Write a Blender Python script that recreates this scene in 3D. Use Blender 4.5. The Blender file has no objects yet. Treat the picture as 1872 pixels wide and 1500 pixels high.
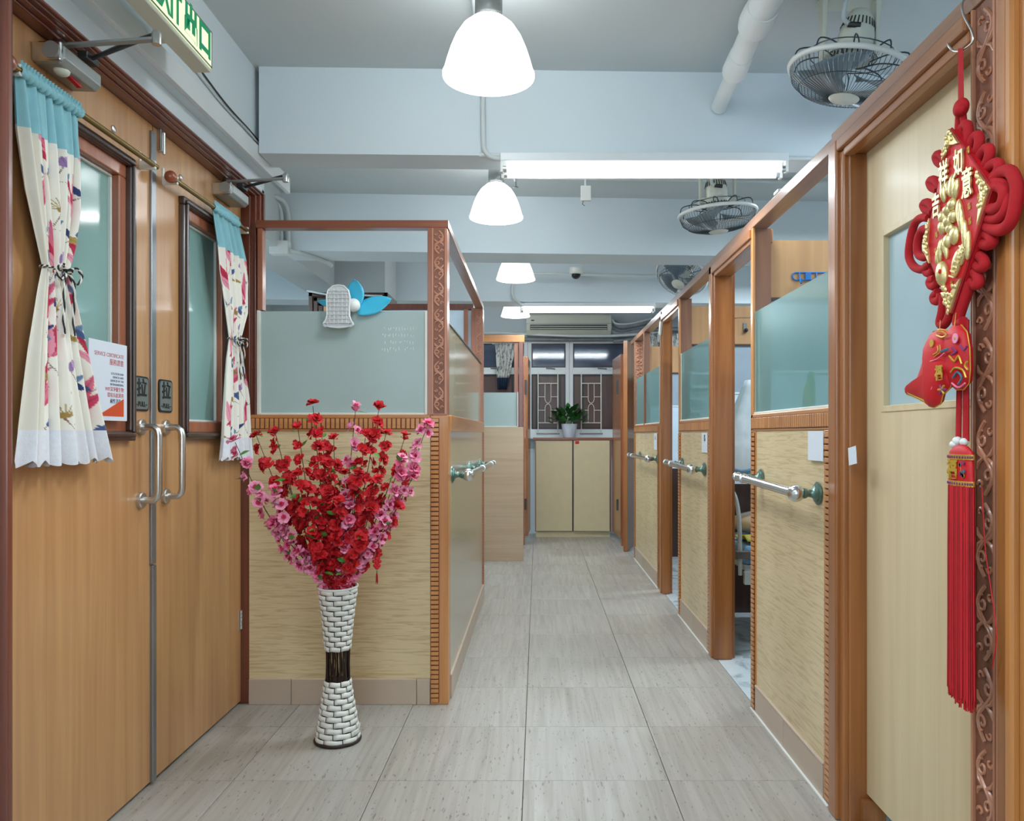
import bpy, bmesh, math, random
import numpy as np
from mathutils import Vector, Matrix, Quaternion
random.seed(7)
PI = math.pi
sc = bpy.context.scene
C = bpy.context.collection
# ---------------------------------------------------------------- camera
CH = 1.19
cam_d = bpy.data.cameras.new('camera'); cam = bpy.data.objects.new('camera', cam_d); C.objects.link(cam)
cam.location = (0, 0, CH); cam.rotation_euler = (PI/2, 0, 0)
cam_d.sensor_fit = 'HORIZONTAL'; cam_d.sensor_width = 36.0; cam_d.lens = 1441/1872*36.0
cam_d.shift_x = -47/1872; cam_d.shift_y = 44/1872; cam_d.clip_start = 0.02
sc.camera = cam
# ---------------------------------------------------------------- view, world, lamps
vs = sc.view_settings; vs.view_transform = 'Standard'; vs.look = 'None'; vs.gamma = 1.0
vs.use_curve_mapping = False; vs.exposure = 0.0
w = bpy.data.worlds.new('world'); sc.world = w; w.use_nodes = True
w.node_tree.nodes['Background'].inputs[0].default_value = (0.012, 0.02, 0.045, 1)
w.node_tree.nodes['Background'].inputs[1].default_value = 0.6
COOL = (0.80, 0.92, 1.0)
def area(name, loc, sx, sy, power, col=COOL, rot=(0, 0, 0), shape='RECTANGLE'):
    l = bpy.data.lights.new(name, 'AREA'); l.shape = shape; l.size = sx; l.size_y = sy
    l.energy = power; l.color = col
    o = bpy.data.objects.new(name, l); C.objects.link(o); o.location = loc; o.rotation_euler = rot
    return o
PW = 1.42
TUBES = [(0.453, 3.40), (0.453, 7.20)]              # twin fluorescent battens in view
for i, (x, y) in enumerate(TUBES):
    area('batten_light', (x, y, 2.29), 1.15, 0.12, 12*PW)
    area('batten_side_light', (x, y+.07, 2.325), 1.15, 0.03, (2.0, 5.5)[i]*PW, rot=(-PI/2, 0, 0))   # the tubes also shine sideways
area('window_light', (0.0, -2.45, 1.7), 4.0, 1.5, 70*PW, rot=(-PI/2, 0, 0))   # fill added behind the camera to brighten the beam faces
for x, y, p in ((0.0, -0.9, 10), (-0.2, 1.0, 16)):    # fill lights added out of view, near and behind the camera
    area('batten_light', (x, y, 2.35), 1.15, 0.12, p*PW)
for x, y, p in ((2.1, 2.9, 18), (2.1, 4.4, 22), (2.1, 6.4, 24), (-2.4, 4.8, 40), (-1.5, 7.9, 16), (2.3, 8.6, 10)):  # fill lights added over the side rooms, without any fixture
    area('batten_light', (x, y, 2.55), 1.15, 0.12, p*PW)
PEND = [(-0.16, 2.57, 2.355), (-0.232, 4.41, 2.40), (-0.17, 6.09, 2.385), (-0.23, 8.15, 2.41)]
for x, y, z in PEND:
    area('pendant_light', (x, y, z-0.012), 0.26, 0.26, 5*PW, (0.92, 0.97, 1.0), shape='DISK')
    pl = bpy.data.lights.new('pendant_glow', 'POINT'); pl.energy = 8*PW; pl.color = (0.92, 0.97, 1.0); pl.shadow_soft_size = 0.12
    po = bpy.data.objects.new('pendant_glow', pl); C.objects.link(po); po.location = (x, y, z+0.27)
# ---------------------------------------------------------------- helpers
def P(px, py, X=None, Y=None, Z=None):
    """point where the sight line through a measured pixel meets the plane X=, Y= or Z= of the place"""
    dx, dz = (px-983)/1441, (794-py)/1441
    if Y is None:
        Y = X/dx if X is not None else (Z-CH)/dz
    return Vector((dx*Y, Y, CH+dz*Y))
def lin(c):
    c = c/255.0
    return c/12.92 if c <= 0.04045 else ((c+0.055)/1.055)**2.4
def rgb(r, g, b): return (lin(r), lin(g), lin(b), 1.0)
ROOT = {}
def root_loc(o):
    while o.parent: o = o.parent
    return ROOT.get(o.name, Vector((0, 0, 0)))
def tag(o, label=None, cat=None, group=None, kind=None):
    if label: o['label'] = label
    if cat: o['category'] = cat
    if group: o['group'] = group
    if kind: o['kind'] = kind
    return o
def thing(name, loc, label, cat, group=None, kind=None):
    o = bpy.data.objects.new(name, None); C.objects.link(o)
    o.empty_display_size = 0.05
    o.location = loc; ROOT[o.name] = Vector(loc)
    return tag(o, label, cat, group, kind)
class MB:
    def __init__(s): s.b = bmesh.new()
    def box(s, x0, x1, y0, y1, z0, z1):
        v = [s.b.verts.new(p) for p in ((x0,y0,z0),(x1,y0,z0),(x1,y1,z0),(x0,y1,z0),(x0,y0,z1),(x1,y0,z1),(x1,y1,z1),(x0,y1,z1))]
        for f in ((0,3,2,1),(4,5,6,7),(0,1,5,4),(1,2,6,5),(2,3,7,6),(3,0,4,7)): s.b.faces.new([v[i] for i in f])
        return s
    def obb(s, c, ax, ay, az):
        c, ax, ay, az = map(Vector, (c, ax, ay, az))
        v = [s.b.verts.new(c+ax*i+ay*j+az*k) for i, j, k in ((-1,-1,-1),(1,-1,-1),(1,1,-1),(-1,1,-1),(-1,-1,1),(1,-1,1),(1,1,1),(-1,1,1))]
        for f in ((0,3,2,1),(4,5,6,7),(0,1,5,4),(1,2,6,5),(2,3,7,6),(3,0,4,7)): s.b.faces.new([v[i] for i in f])
        return s
    def tube(s, pts, r, n=8, closed=False, flat=1.0, up=None):
        pts = [Vector(p) for p in pts]; m = len(pts); rings = []
        rr = r if isinstance(r, (list, tuple)) else [r]*m
        N = None
        for i, p in enumerate(pts):
            a = pts[(i-1) % m] if (closed or i > 0) else p
            b = pts[(i+1) % m] if (closed or i < m-1) else p
            t = (b-a)
            if t.length < 1e-9: t = Vector((0, 0, 1))
            t.normalize()
            if N is None:
                N = Vector(up) if up is not None else (Vector((0, 0, 1)) if abs(t.z) < 0.9 else Vector((1, 0, 0)))
            N = N - t*N.dot(t)
            if N.length < 1e-6: N = t.orthogonal()
            N.normalize(); B = t.cross(N)
            rings.append([s.b.verts.new(p + (N*math.cos(2*PI*k/n)*flat + B*math.sin(2*PI*k/n))*rr[i]) for k in range(n)])
        for i in range(m if closed else m-1):
            A, D = rings[i], rings[(i+1) % m]
            for k in range(n): s.b.faces.new((A[k], A[(k+1) % n], D[(k+1) % n], D[k]))
        if not closed:
            s.b.faces.new(rings[0][::-1]); s.b.faces.new(rings[-1])
        return s
    def lathe(s, prof, c=(0, 0, 0), n=24, axis=(0, 0, 1), cap=True, a0=0.0, a1=None):
        c = Vector(c); q = Vector((0, 0, 1)).rotation_difference(Vector(axis).normalized())
        full = a1 is None; a1 = a0+2*PI if full else a1; m = n if full else n+1
        rings = []
        for r, z in prof:
            rings.append([s.b.verts.new(c + q @ Vector((r*math.cos(a0+(a1-a0)*k/n), r*math.sin(a0+(a1-a0)*k/n), z))) for k in range(m)])
        for i in range(len(prof)-1):
            for k in range(n): s.b.faces.new((rings[i][k], rings[i][(k+1) % m], rings[i+1][(k+1) % m], rings[i+1][k]))
        if cap and full:
            if prof[0][0] > 1e-5: s.b.faces.new(rings[0][::-1])
            if prof[-1][0] > 1e-5: s.b.faces.new(rings[-1])
        return s
    def ell(s, c, r, n=12, m=8, rot=None):
        c = Vector(c); r = (r, r, r) if not hasattr(r, '__len__') else r
        q = rot if rot is not None else Quaternion()
        rings = [[s.b.verts.new(c + q @ Vector((r[0]*math.sin(PI*j/m)*math.cos(2*PI*k/n), r[1]*math.sin(PI*j/m)*math.sin(2*PI*k/n), r[2]*math.cos(PI*j/m)))) for k in range(n)] for j in range(1, m)]
        t = s.b.verts.new(c + q @ Vector((0, 0, r[2]))); d = s.b.verts.new(c - q @ Vector((0, 0, r[2])))
        for k in range(n):
            s.b.faces.new((t, rings[0][k], rings[0][(k+1) % n])); s.b.faces.new((d, rings[-1][(k+1) % n], rings[-1][k]))
            for j in range(m-2): s.b.faces.new((rings[j][k], rings[j+1][k], rings[j+1][(k+1) % n], rings[j][(k+1) % n]))
        return s
    def prism(s, poly, axis, d0, d1):
        def pt(a, b, d): return {'x': (d, a, b), 'y': (a, d, b), 'z': (a, b, d)}[axis]
        A = [s.b.verts.new(pt(a, b, d0)) for a, b in poly]; B = [s.b.verts.new(pt(a, b, d1)) for a, b in poly]
        s.b.faces.new(A); s.b.faces.new(B[::-1]); n = len(poly)
        for i in range(n): s.b.faces.new((A[i], B[i], B[(i+1) % n], A[(i+1) % n]))
        return s
    def loft(s, A, B):
        """solid between two polygons of 3-d points"""
        A = [s.b.verts.new(p) for p in A]; B = [s.b.verts.new(p) for p in B]; n = len(A)
        s.b.faces.new(A[::-1]); s.b.faces.new(B)
        for i in range(n): s.b.faces.new((A[i], A[(i+1) % n], B[(i+1) % n], B[i]))
        return s
    def grid(s, f, nu, nv):
        V = [[s.b.verts.new(f(i/nu, j/nv)) for i in range(nu+1)] for j in range(nv+1)]
        for j in range(nv):
            for i in range(nu): s.b.faces.new((V[j][i], V[j][i+1], V[j+1][i+1], V[j+1][i]))
        return s
    def build(s, name, mat, parent=None, smooth=False, bevel=0, solid=0, kind=None, label=None, norm=True, subd=0):
        if norm: bmesh.ops.recalc_face_normals(s.b, faces=s.b.faces)
        if parent is not None:
            L = root_loc(parent)
            if L.length > 0: bmesh.ops.translate(s.b, verts=s.b.verts, vec=-L)
        me = bpy.data.meshes.new(name); s.b.to_mesh(me); s.b.free()
        o = bpy.data.objects.new(name, me); C.objects.link(o)
        if parent is not None: o.parent = parent
        if mat: me.materials.append(mat)
        if smooth:
            for p in me.polygons: p.use_smooth = True
            if smooth is True: me.set_sharp_from_angle(angle=0.9)
        if solid:
            m = o.modifiers.new('s', 'SOLIDIFY'); m.thickness = solid; m.offset = 0
        if subd:
            m = o.modifiers.new('d', 'SUBSURF'); m.levels = subd; m.render_levels = subd
        if bevel:
            m = o.modifiers.new('b', 'BEVEL'); m.width = bevel; m.segments = 2; m.limit_method = 'ANGLE'; m.angle_limit = 0.6
        if kind: o['kind'] = kind
        if label: o['label'] = label
        return o
def copy_tree(o, parent=None):
    c = o.copy(); C.objects.link(c)
    if parent is not None: c.parent = parent
    for ch in list(o.children): copy_tree(ch, c)
    return c
def text(s, size, mat, name, parent, loc, rx, ux, depth=0.0006, bold=0.0, align='CENTER'):
    """writing as a thin solid mesh; rx = reading direction, ux = up direction of the letters"""
    cu = bpy.data.curves.new('t', 'FONT'); cu.body = s; cu.size = size; cu.extrude = depth; cu.offset = bold
    cu.align_x = align; cu.align_y = 'CENTER'; cu.resolution_u = 3
    t = bpy.data.objects.new('t', cu); C.objects.link(t)
    dg = bpy.context.evaluated_depsgraph_get(); dg.update()
    me = bpy.data.meshes.new_from_object(t.evaluated_get(dg))
    bpy.data.objects.remove(t); bpy.data.curves.remove(cu)
    rx = Vector(rx); ux = Vector(ux); sx = rx.length; nx = rx.normalized().cross(ux.normalized())
    M = Matrix((rx, ux, nx)).transposed().to_4x4(); M.translation = Vector(loc) - (root_loc(parent) if parent else Vector((0,0,0)))
    me.transform(M); me.materials.clear(); me.materials.append(mat)
    o = bpy.data.objects.new(name, me); C.objects.link(o)
    if parent is not None: o.parent = parent
    return o
# ---------------------------------------------------------------- materials
def nmat(name, rough=0.5, metal=0.0, spec=0.5):
    m = bpy.data.materials.new(name); m.use_nodes = True
    b = m.node_tree.nodes['Principled BSDF']
    b.inputs['Roughness'].default_value = rough; b.inputs['Metallic'].default_value = metal
    b.inputs['Specular IOR Level'].default_value = spec
    return m, m.node_tree, b
def coords(nt, sc3=(1, 1, 1), rnd=True, world=False):
    mp = nt.nodes.new('ShaderNodeMapping'); mp.inputs['Scale'].default_value = sc3
    if world:
        g = nt.nodes.new('ShaderNodeNewGeometry'); src = g.outputs['Position']
    else:
        g = nt.nodes.new('ShaderNodeTexCoord'); src = g.outputs['Object']
    if rnd:
        oi = nt.nodes.new('ShaderNodeObjectInfo'); ad = nt.nodes.new('ShaderNodeVectorMath'); ad.operation = 'MULTIPLY_ADD'
        nt.links.new(oi.outputs['Random'], ad.inputs[0]); ad.inputs[1].default_value = (13, 29, 17)
        nt.links.new(src, ad.inputs[2]); src = ad.outputs[0]
    nt.links.new(src, mp.inputs['Vector'])
    return mp.outputs[0]
def noise(nt, vec, scale, detail=3, rough=0.5, dist=0.0):
    n = nt.nodes.new('ShaderNodeTexNoise'); n.inputs['Scale'].default_value = scale
    n.inputs['Detail'].default_value = detail; n.inputs['Roughness'].default_value = rough; n.inputs['Distortion'].default_value = dist
    nt.links.new(vec, n.inputs['Vector']); return n.outputs['Fac']
def ramp(nt, fac, stops):
    r = nt.nodes.new('ShaderNodeValToRGB'); e = r.color_ramp.elements
    while len(e) < len(stops): e.new(0.5)
    for i, (p, c) in enumerate(stops): e[i].position = p; e[i].color = c
    nt.links.new(fac, r.inputs[0]); return r.outputs[0]
def bump(nt, b, h, strength=0.3, dist=0.002):
    n = nt.nodes.new('ShaderNodeBump'); n.inputs['Strength'].default_value = strength; n.inputs['Distance'].default_value = dist
    nt.links.new(h, n.inputs['Height']); nt.links.new(n.outputs[0], b.inputs['Normal'])
def plain(name, c, rough=0.5, metal=0.0, spec=0.5, var=0.06, scale=8, coat=0, bmp=0.0, bscale=60, emit=None, es=1.0):
    m, nt, b = nmat(name, rough, metal, spec)
    v = coords(nt); f = noise(nt, v, scale)
    lo = tuple(x*(1-var) for x in c[:3])+(1,); hi = tuple(min(1, x*(1+var)) for x in c[:3])+(1,)
    nt.links.new(ramp(nt, f, [(0.3, lo), (0.7, hi)]), b.inputs['Base Color'])
    if coat: b.inputs['Coat Weight'].default_value = coat; b.inputs['Coat Roughness'].default_value = 0.12
    if bmp: bump(nt, b, noise(nt, v, bscale, 4), bmp)
    if emit is not None:
        b.inputs['Emission Color'].default_value = emit; b.inputs['Emission Strength'].default_value = es
    return m
def wood(name, c1, c2, axis='z', s=1.0, rough=0.35, coat=0.3, streak=26, dark=None):
    m, nt, b = nmat(name, rough)
    st = {'z': (streak, streak, 1.1), 'y': (streak, 1.1, streak), 'x': (1.1, streak, streak)}[axis]
    v = coords(nt, tuple(x*s for x in st)); f = noise(nt, v, 1.0, 5, 0.55, 0.4)
    v2 = coords(nt, tuple(x*s for x in {'z': (3, 3, .5), 'y': (3, .5, 3), 'x': (.5, 3, 3)}[axis])); g = noise(nt, v2, 1.0, 2)
    mx = nt.nodes.new('ShaderNodeMath'); mx.operation = 'MULTIPLY_ADD'; mx.inputs[1].default_value = 0.55
    nt.links.new(f, mx.inputs[0])
    m2 = nt.nodes.new('ShaderNodeMath'); m2.operation = 'MULTIPLY'; m2.inputs[1].default_value = 0.45
    nt.links.new(g, m2.inputs[0]); nt.links.new(m2.outputs[0], mx.inputs[2])
    nt.links.new(ramp(nt, mx.outputs[0], [(0.33, c1), (0.62, c2)]), b.inputs['Base Color'])
    b.inputs['Coat Weight'].default_value = coat; b.inputs['Coat Roughness'].default_value = 0.18
    bump(nt, b, f, 0.12, 0.001)
    return m
def wavy(name, c1, c2, horiz='x', rough=0.4, coat=0.3):
    """laminate with fine wavy relief lines that run level"""
    m, nt, b = nmat(name, rough)
    sc3 = {'x': (7, 7, 105), 'y': (7, 7, 105)}[horiz]
    v = coords(nt, sc3); f = noise(nt, v, 1.0, 3, 0.5, 0.7)
    v2 = coords(nt, (3.2, 3.2, 0.9)); g = noise(nt, v2, 1.0, 2)
    mx = nt.nodes.new('ShaderNodeMixRGB'); mx.inputs[0].default_value = 0.45
    nt.links.new(ramp(nt, f, [(0.36, c1), (0.52, c2)]), mx.inputs[1]); nt.links.new(ramp(nt, g, [(0.3, c1), (0.7, c2)]), mx.inputs[2])
    nt.links.new(mx.outputs[0], b.inputs['Base Color'])
    b.inputs['Coat Weight'].default_value = coat; b.inputs['Coat Roughness'].default_value = 0.15
    bump(nt, b, f, 0.5, 0.002)
    return m
def frosted(name, c, clear=0.25, rough=0.25, tint=None):
    m, nt, b = nmat(name, rough)
    v = coords(nt, (1, 1, 1)); f = noise(nt, v, 3.0, 3)
    lo = tuple(x*0.93 for x in c[:3])+(1,)
    nt.links.new(ramp(nt, f, [(0.35, lo), (0.65, c)]), b.inputs['Base Color'])
    b.inputs['Specular IOR Level'].default_value = 0.35
    t = nt.nodes.new('ShaderNodeBsdfTransparent'); t.inputs[0].default_value = tint or (0.8, 0.95, 0.92, 1)
    x = nt.nodes.new('ShaderNodeMixShader'); x.inputs[0].default_value = clear
    out = nt.nodes['Material Output']
    nt.links.new(b.outputs[0], x.inputs[1]); nt.links.new(t.outputs[0], x.inputs[2]); nt.links.new(x.outputs[0], out.inputs[0])
    return m
def travertine():
    m, nt, b = nmat('travertine_tile', 0.3)
    v = coords(nt, (38, 1.6, 8)); f = noise(nt, v, 1.0, 5, 0.6, 0.6)
    v2 = coords(nt, (2.2, 1.0, 2)); g = noise(nt, v2, 1.6, 3)
    v3 = coords(nt, (120, 26, 10)); h = noise(nt, v3, 1.0, 2, 0.5)
    base = ramp(nt, f, [(0.3, rgb(138, 130, 119)), (0.5, rgb(163, 157, 147)), (0.72, rgb(180, 176, 168))])
    patch = ramp(nt, g, [(0.3, rgb(160, 153, 143)), (0.7, rgb(178, 176, 171))])
    mx = nt.nodes.new('ShaderNodeMixRGB'); mx.inputs[0].default_value = 0.45
    nt.links.new(base, mx.inputs[1]); nt.links.new(patch, mx.inputs[2])
    pit = ramp(nt, h, [(0.645, (1, 1, 1, 1)), (0.70, (0.42, 0.36, 0.3, 1))])
    mu = nt.nodes.new('ShaderNodeMixRGB'); mu.blend_type = 'MULTIPLY'; mu.inputs[0].default_value = 0.75
    nt.links.new(mx.outputs[0], mu.inputs[1]); nt.links.new(pit, mu.inputs[2])
    nt.links.new(mu.outputs[0], b.inputs['Base Color'])
    nt.links.new(ramp(nt, f, [(0.3, (0.42,)*3+(1,)), (0.7, (0.28,)*3+(1,))]), b.inputs['Roughness'])
    return m
def marble():
    m, nt, b = nmat('pale_marble', 0.25)
    v = coords(nt, (2, 2, 2), rnd=False); f = noise(nt, v, 2.0, 6, 0.65, 1.5)
    nt.links.new(ramp(nt, f, [(0.35, rgb(150, 160, 165)), (0.5, rgb(196, 206, 210)), (0.7, rgb(206, 214, 217))]), b.inputs['Base Color'])
    return m
M = {}
M['plaster'] = plain('white_plaster', rgb(216, 227, 232), 0.75, var=0.02, scale=1.5, bmp=0.05, bscale=30)
M['ceiling'] = plain('ceiling_paint', rgb(200, 207, 208), 0.8, var=0.02, scale=1.5, bmp=0.05, bscale=30)
M['ptrim'] = plain('white_gloss_paint', rgb(222, 227, 228), 0.35, var=0.02)
M['conduit'] = plain('painted_conduit', rgb(205, 212, 212), 0.4, var=0.03)
M['pipe'] = plain('painted_pipe', rgb(225, 229, 228), 0.35, var=0.03, bmp=0.1, bscale=20)
M['tile'] = travertine(); M['grout'] = plain('grout', rgb(120, 112, 102), 0.9)
M['marble'] = marble()
M['skirt'] = plain('beige_skirting_tile', rgb(190, 171, 152), 0.35, var=0.04, scale=4)
M['door'] = wood('door_veneer', rgb(176, 126, 80), rgb(205, 157, 106), 'z', rough=0.3, coat=0.4)
M['doorpale'] = wood('pale_door_laminate', rgb(206, 184, 144), rgb(222, 203, 165), 'z', s=0.8, rough=0.48, coat=0.06)
M['darkwood'] = wood('red_brown_moulding', rgb(84, 40, 27), rgb(128, 66, 46), 'z', rough=0.28, coat=0.5)
M['darkwood_y'] = wood('red_brown_moulding_level', rgb(84, 40, 27), rgb(128, 66, 46), 'y', rough=0.28, coat=0.5)
M['espresso'] = wood('dark_brown_moulding', rgb(48, 32, 26), rgb(76, 52, 42), 'z', rough=0.3, coat=0.4)
M['redwood'] = wood('reddish_wood_post', rgb(140, 80, 55), rgb(176, 108, 76), 'z', rough=0.3, coat=0.4)
M['redwood_x'] = wood('reddish_wood_rail', rgb(118, 62, 40), rgb(150, 84, 56), 'x', rough=0.3, coat=0.4)
M['redwood_y'] = wood('brown_wood_rail', rgb(120, 82, 62), rgb(164, 120, 94), 'y', rough=0.3, coat=0.4)
M['carved'] = wood('carved_wood', rgb(150, 94, 68), rgb(190, 130, 98), 'z', rough=0.35, coat=0.4)
M['carvedark'] = plain('carved_ground', rgb(128, 78, 56), 0.5, var=0.15, scale=60)
M['orange'] = wood('orange_wood', rgb(165, 104, 52), rgb(206, 140, 78), 'z', rough=0.3, coat=0.4)
M['orange_x'] = wood('orange_wood_level', rgb(165, 104, 52), rgb(206, 140, 78), 'x', rough=0.3, coat=0.4)
M['orange_y'] = wood('orange_wood_along', rgb(165, 104, 52), rgb(206, 140, 78), 'y', rough=0.3, coat=0.4)
M['jamb'] = wood('brown_jamb', rgb(128, 72, 32), rgb(176, 112, 58), 'z', rough=0.3, coat=0.4)
M['brownend'] = wood('brown_board_end', rgb(112, 74, 54), rgb(146, 102, 78), 'z', rough=0.4, coat=0.2)
M['jamb_y'] = wood('brown_header', rgb(132, 80, 44), rgb(180, 120, 74), 'y', rough=0.3, coat=0.4)
M['groove'] = plain('groove_shadow_stain', rgb(112, 64, 36), 0.6, var=0.1)  # shade between the ribs put into a darker wood colour
M['cream'] = wavy('cream_wavy_laminate', rgb(190, 166, 122), rgb(226, 206, 164))
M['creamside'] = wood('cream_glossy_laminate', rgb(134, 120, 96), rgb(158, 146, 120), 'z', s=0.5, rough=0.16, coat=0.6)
M['pinkwood'] = wood('pink_beige_laminate', rgb(180, 152, 122), rgb(198, 172, 142), 'x', s=1.2, rough=0.35, coat=0.3)
M['cupboard'] = plain('cupboard_laminate', rgb(206, 194, 156), 0.35, var=0.03, scale=12, bmp=0.08)
M['divider'] = wood('divider_plywood', rgb(168, 124, 82), rgb(190, 146, 100), 'z', rough=0.5, coat=0.1)
M['glassgrey'] = frosted('grey_frosted_glass', rgb(178, 196, 193), 0.12, 0.22)
M['glassteal'] = frosted('teal_glass', rgb(124, 160, 160), 0.46, 0.3)
M['glassdoor'] = frosted('wired_teal_glass', rgb(150, 188, 182), 0.15, 0.12)
M['glassleaf'] = frosted('pale_blue_frosted_glass', rgb(180, 206, 214), 0.08, 0.3)
M['glassbeige'] = frosted('beige_reflective_glass', rgb(198, 186, 156), 0.1, 0.1)  # beige puts the panels mirrored in the frosted glass into its colour
M['steel'] = plain('brushed_steel', (0.62, 0.62, 0.60, 1), 0.28, 1.0, var=0.05)
M['chrome'] = plain('chrome', (0.66, 0.68, 0.68, 1), 0.2, 1.0, var=0.02)
M['verdigris'] = plain('oxidised_chrome', rgb(112, 140, 132), 0.3, 0.8, var=0.2, scale=60)
M['grey'] = plain('grey_metal_paint', rgb(128, 132, 130), 0.35, 0.4, var=0.05)
M['astragal'] = plain('grey_metal_strip', rgb(140, 142, 144), 0.3, 0.7)
M['closer'] = plain('silver_grey_casting', rgb(160, 164, 162), 0.35, 0.5)
M['closerdark'] = plain('dark_closer_steel', rgb(78, 80, 80), 0.4, 0.7)
M['white'] = plain('white_plastic', rgb(228, 230, 226), 0.35, var=0.02)
M['cream_pl'] = plain('ivory_plastic', rgb(214, 216, 202), 0.3, var=0.02)
M['whitepaper'] = plain('white_paper', rgb(214, 222, 232), 0.7, var=0.01)
M['black'] = plain('black_plastic', rgb(24, 24, 25), 0.4)
M['darkpane'] = plain('night_window_glass', rgb(58, 70, 94), 0.06, spec=0.9, var=0.3, scale=3)  # dark pane; its lighter blue is the ceiling's reflection put into the colour
M['brownboard'] = wood('brown_board_behind_window', rgb(70, 45, 38), rgb(92, 62, 52), 'z', rough=0.5)
M['brass'] = plain('dull_brass', rgb(136, 112, 62), 0.35, 0.7)
M['ball'] = plain('reddish_wood_ball', rgb(152, 78, 50), 0.3, coat=0.5)
M['lightgrid'] = plain('pale_grey_plastic', rgb(206, 208, 212), 0.5)
M['blueblade'] = plain('sky_blue_plastic', rgb(66, 186, 220), 0.35, var=0.03)
M['red'] = plain('red_velvet', rgb(176, 14, 26), 0.85, var=0.12, scale=30, bmp=0.3, bscale=300)
M['redflat'] = plain('red_satin', rgb(200, 14, 26), 0.55, var=0.1)
M['reddeep'] = plain('deep_red_cord', rgb(160, 10, 22), 0.7, var=0.15, scale=40)
M['gold'] = plain('gold_foil', (0.78, 0.64, 0.31, 1), 0.36, 0.8, var=0.12, scale=50, bmp=0.5, bscale=140)
M['goldflat'] = plain('gold_thread', rgb(206, 166, 60), 0.45, 0.4, var=0.1)
M['fl_red'] = plain('red_blossom', rgb(196, 16, 30), 0.7, var=0.2, scale=25)
M['fl_pink'] = plain('pink_blossom', rgb(232, 112, 150), 0.7, var=0.16, scale=25)
M['fl_pale'] = plain('pale_pink_blossom', rgb(240, 150, 182), 0.7, var=0.1, scale=25)
M['fl_core'] = plain('deep_pink_heart', rgb(206, 50, 92), 0.7, var=0.2, scale=25)
M['fl_bright'] = plain('bright_red_heart', rgb(222, 36, 40), 0.7, var=0.15, scale=25)
M['leaf'] = plain('green_leaf', rgb(88, 146, 60), 0.5, var=0.2, scale=20)
M['leafdark'] = plain('dark_green_leaf', rgb(34, 92, 34), 0.35, var=0.3, scale=14)
M['stem'] = plain('dark_stem', rgb(62, 32, 26), 0.7)
M['cane'] = plain('white_cane', rgb(222, 222, 216), 0.5, var=0.04, scale=50, bmp=0.3, bscale=120)
M['canedark'] = plain('dark_cane', rgb(44, 28, 20), 0.6, var=0.2)
M['lining'] = plain('curtain_lining', rgb(226, 222, 208), 0.85)
M['glow'] = plain('lit_shade', rgb(250, 250, 250), 0.4, emit=(1, 1, 0.98, 1), es=2.2)
M['tubeglow'] = plain('lit_tube', rgb(250, 250, 250), 0.4, emit=(0.95, 1, 1, 1), es=3.5)
M['exitglow'] = plain('lit_sign_face', rgb(225, 235, 190), 0.4, emit=(0.86, 1.0, 0.62, 1), es=0.75)
M['green'] = plain('sign_green', rgb(0, 132, 84), 0.4, emit=(0.0, 0.25, 0.12, 1), es=0.4)
M['signgrey'] = plain('sign_grey', rgb(120, 128, 124), 0.35, 0.3)
M['ink'] = plain('black_ink', rgb(22, 24, 26), 0.6)
M['inkblue'] = plain('dark_blue_ink', rgb(40, 50, 90), 0.6)
M['inkred'] = plain('red_ink', rgb(176, 60, 60), 0.6)
M['orangeprint'] = plain('orange_print', rgb(206, 74, 20), 0.6)
M['fansteel'] = plain('fan_dark_wire', rgb(66, 76, 84), 0.35, 0.5)
M['blade'] = plain('grey_blue_blade', rgb(120, 138, 148), 0.3)
M['wallwhite'] = plain('divider_white', rgb(206, 222, 236), 0.5)
M['wallblue'] = plain('divider_grey_blue', rgb(146, 160, 172), 0.5)
M['navy'] = plain('navy_hem', rgb(22, 46, 72), 0.7)
M['blueplastic'] = plain('blue_plastic', rgb(34, 110, 178), 0.4)
M['pipegrey'] = plain('grey_insulation', rgb(140, 148, 152), 0.55, 0.2, var=0.2, scale=10)
M['bedmetal'] = plain('bed_metal', rgb(190, 192, 186), 0.35, 0.3)
M['beddark'] = plain('bed_rail_brown', rgb(92, 84, 78), 0.4)
M['yellow'] = plain('yellow_blanket', rgb(196, 184, 84), 0.8, var=0.2, scale=9)
M['bluepillow'] = plain('blue_cloth', rgb(110, 146, 176), 0.8, var=0.1)
M['garment'] = plain('white_plastic_bag', rgb(206, 214, 220), 0.4, var=0.1, scale=14, bmp=0.3, bscale=14)
M['lace'] = plain('white_lace', rgb(226, 228, 234), 0.8, var=0.03, scale=80, bmp=0.5, bscale=200)
M['putty'] = plain('ivory_strip', rgb(222, 220, 210), 0.4)
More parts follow.
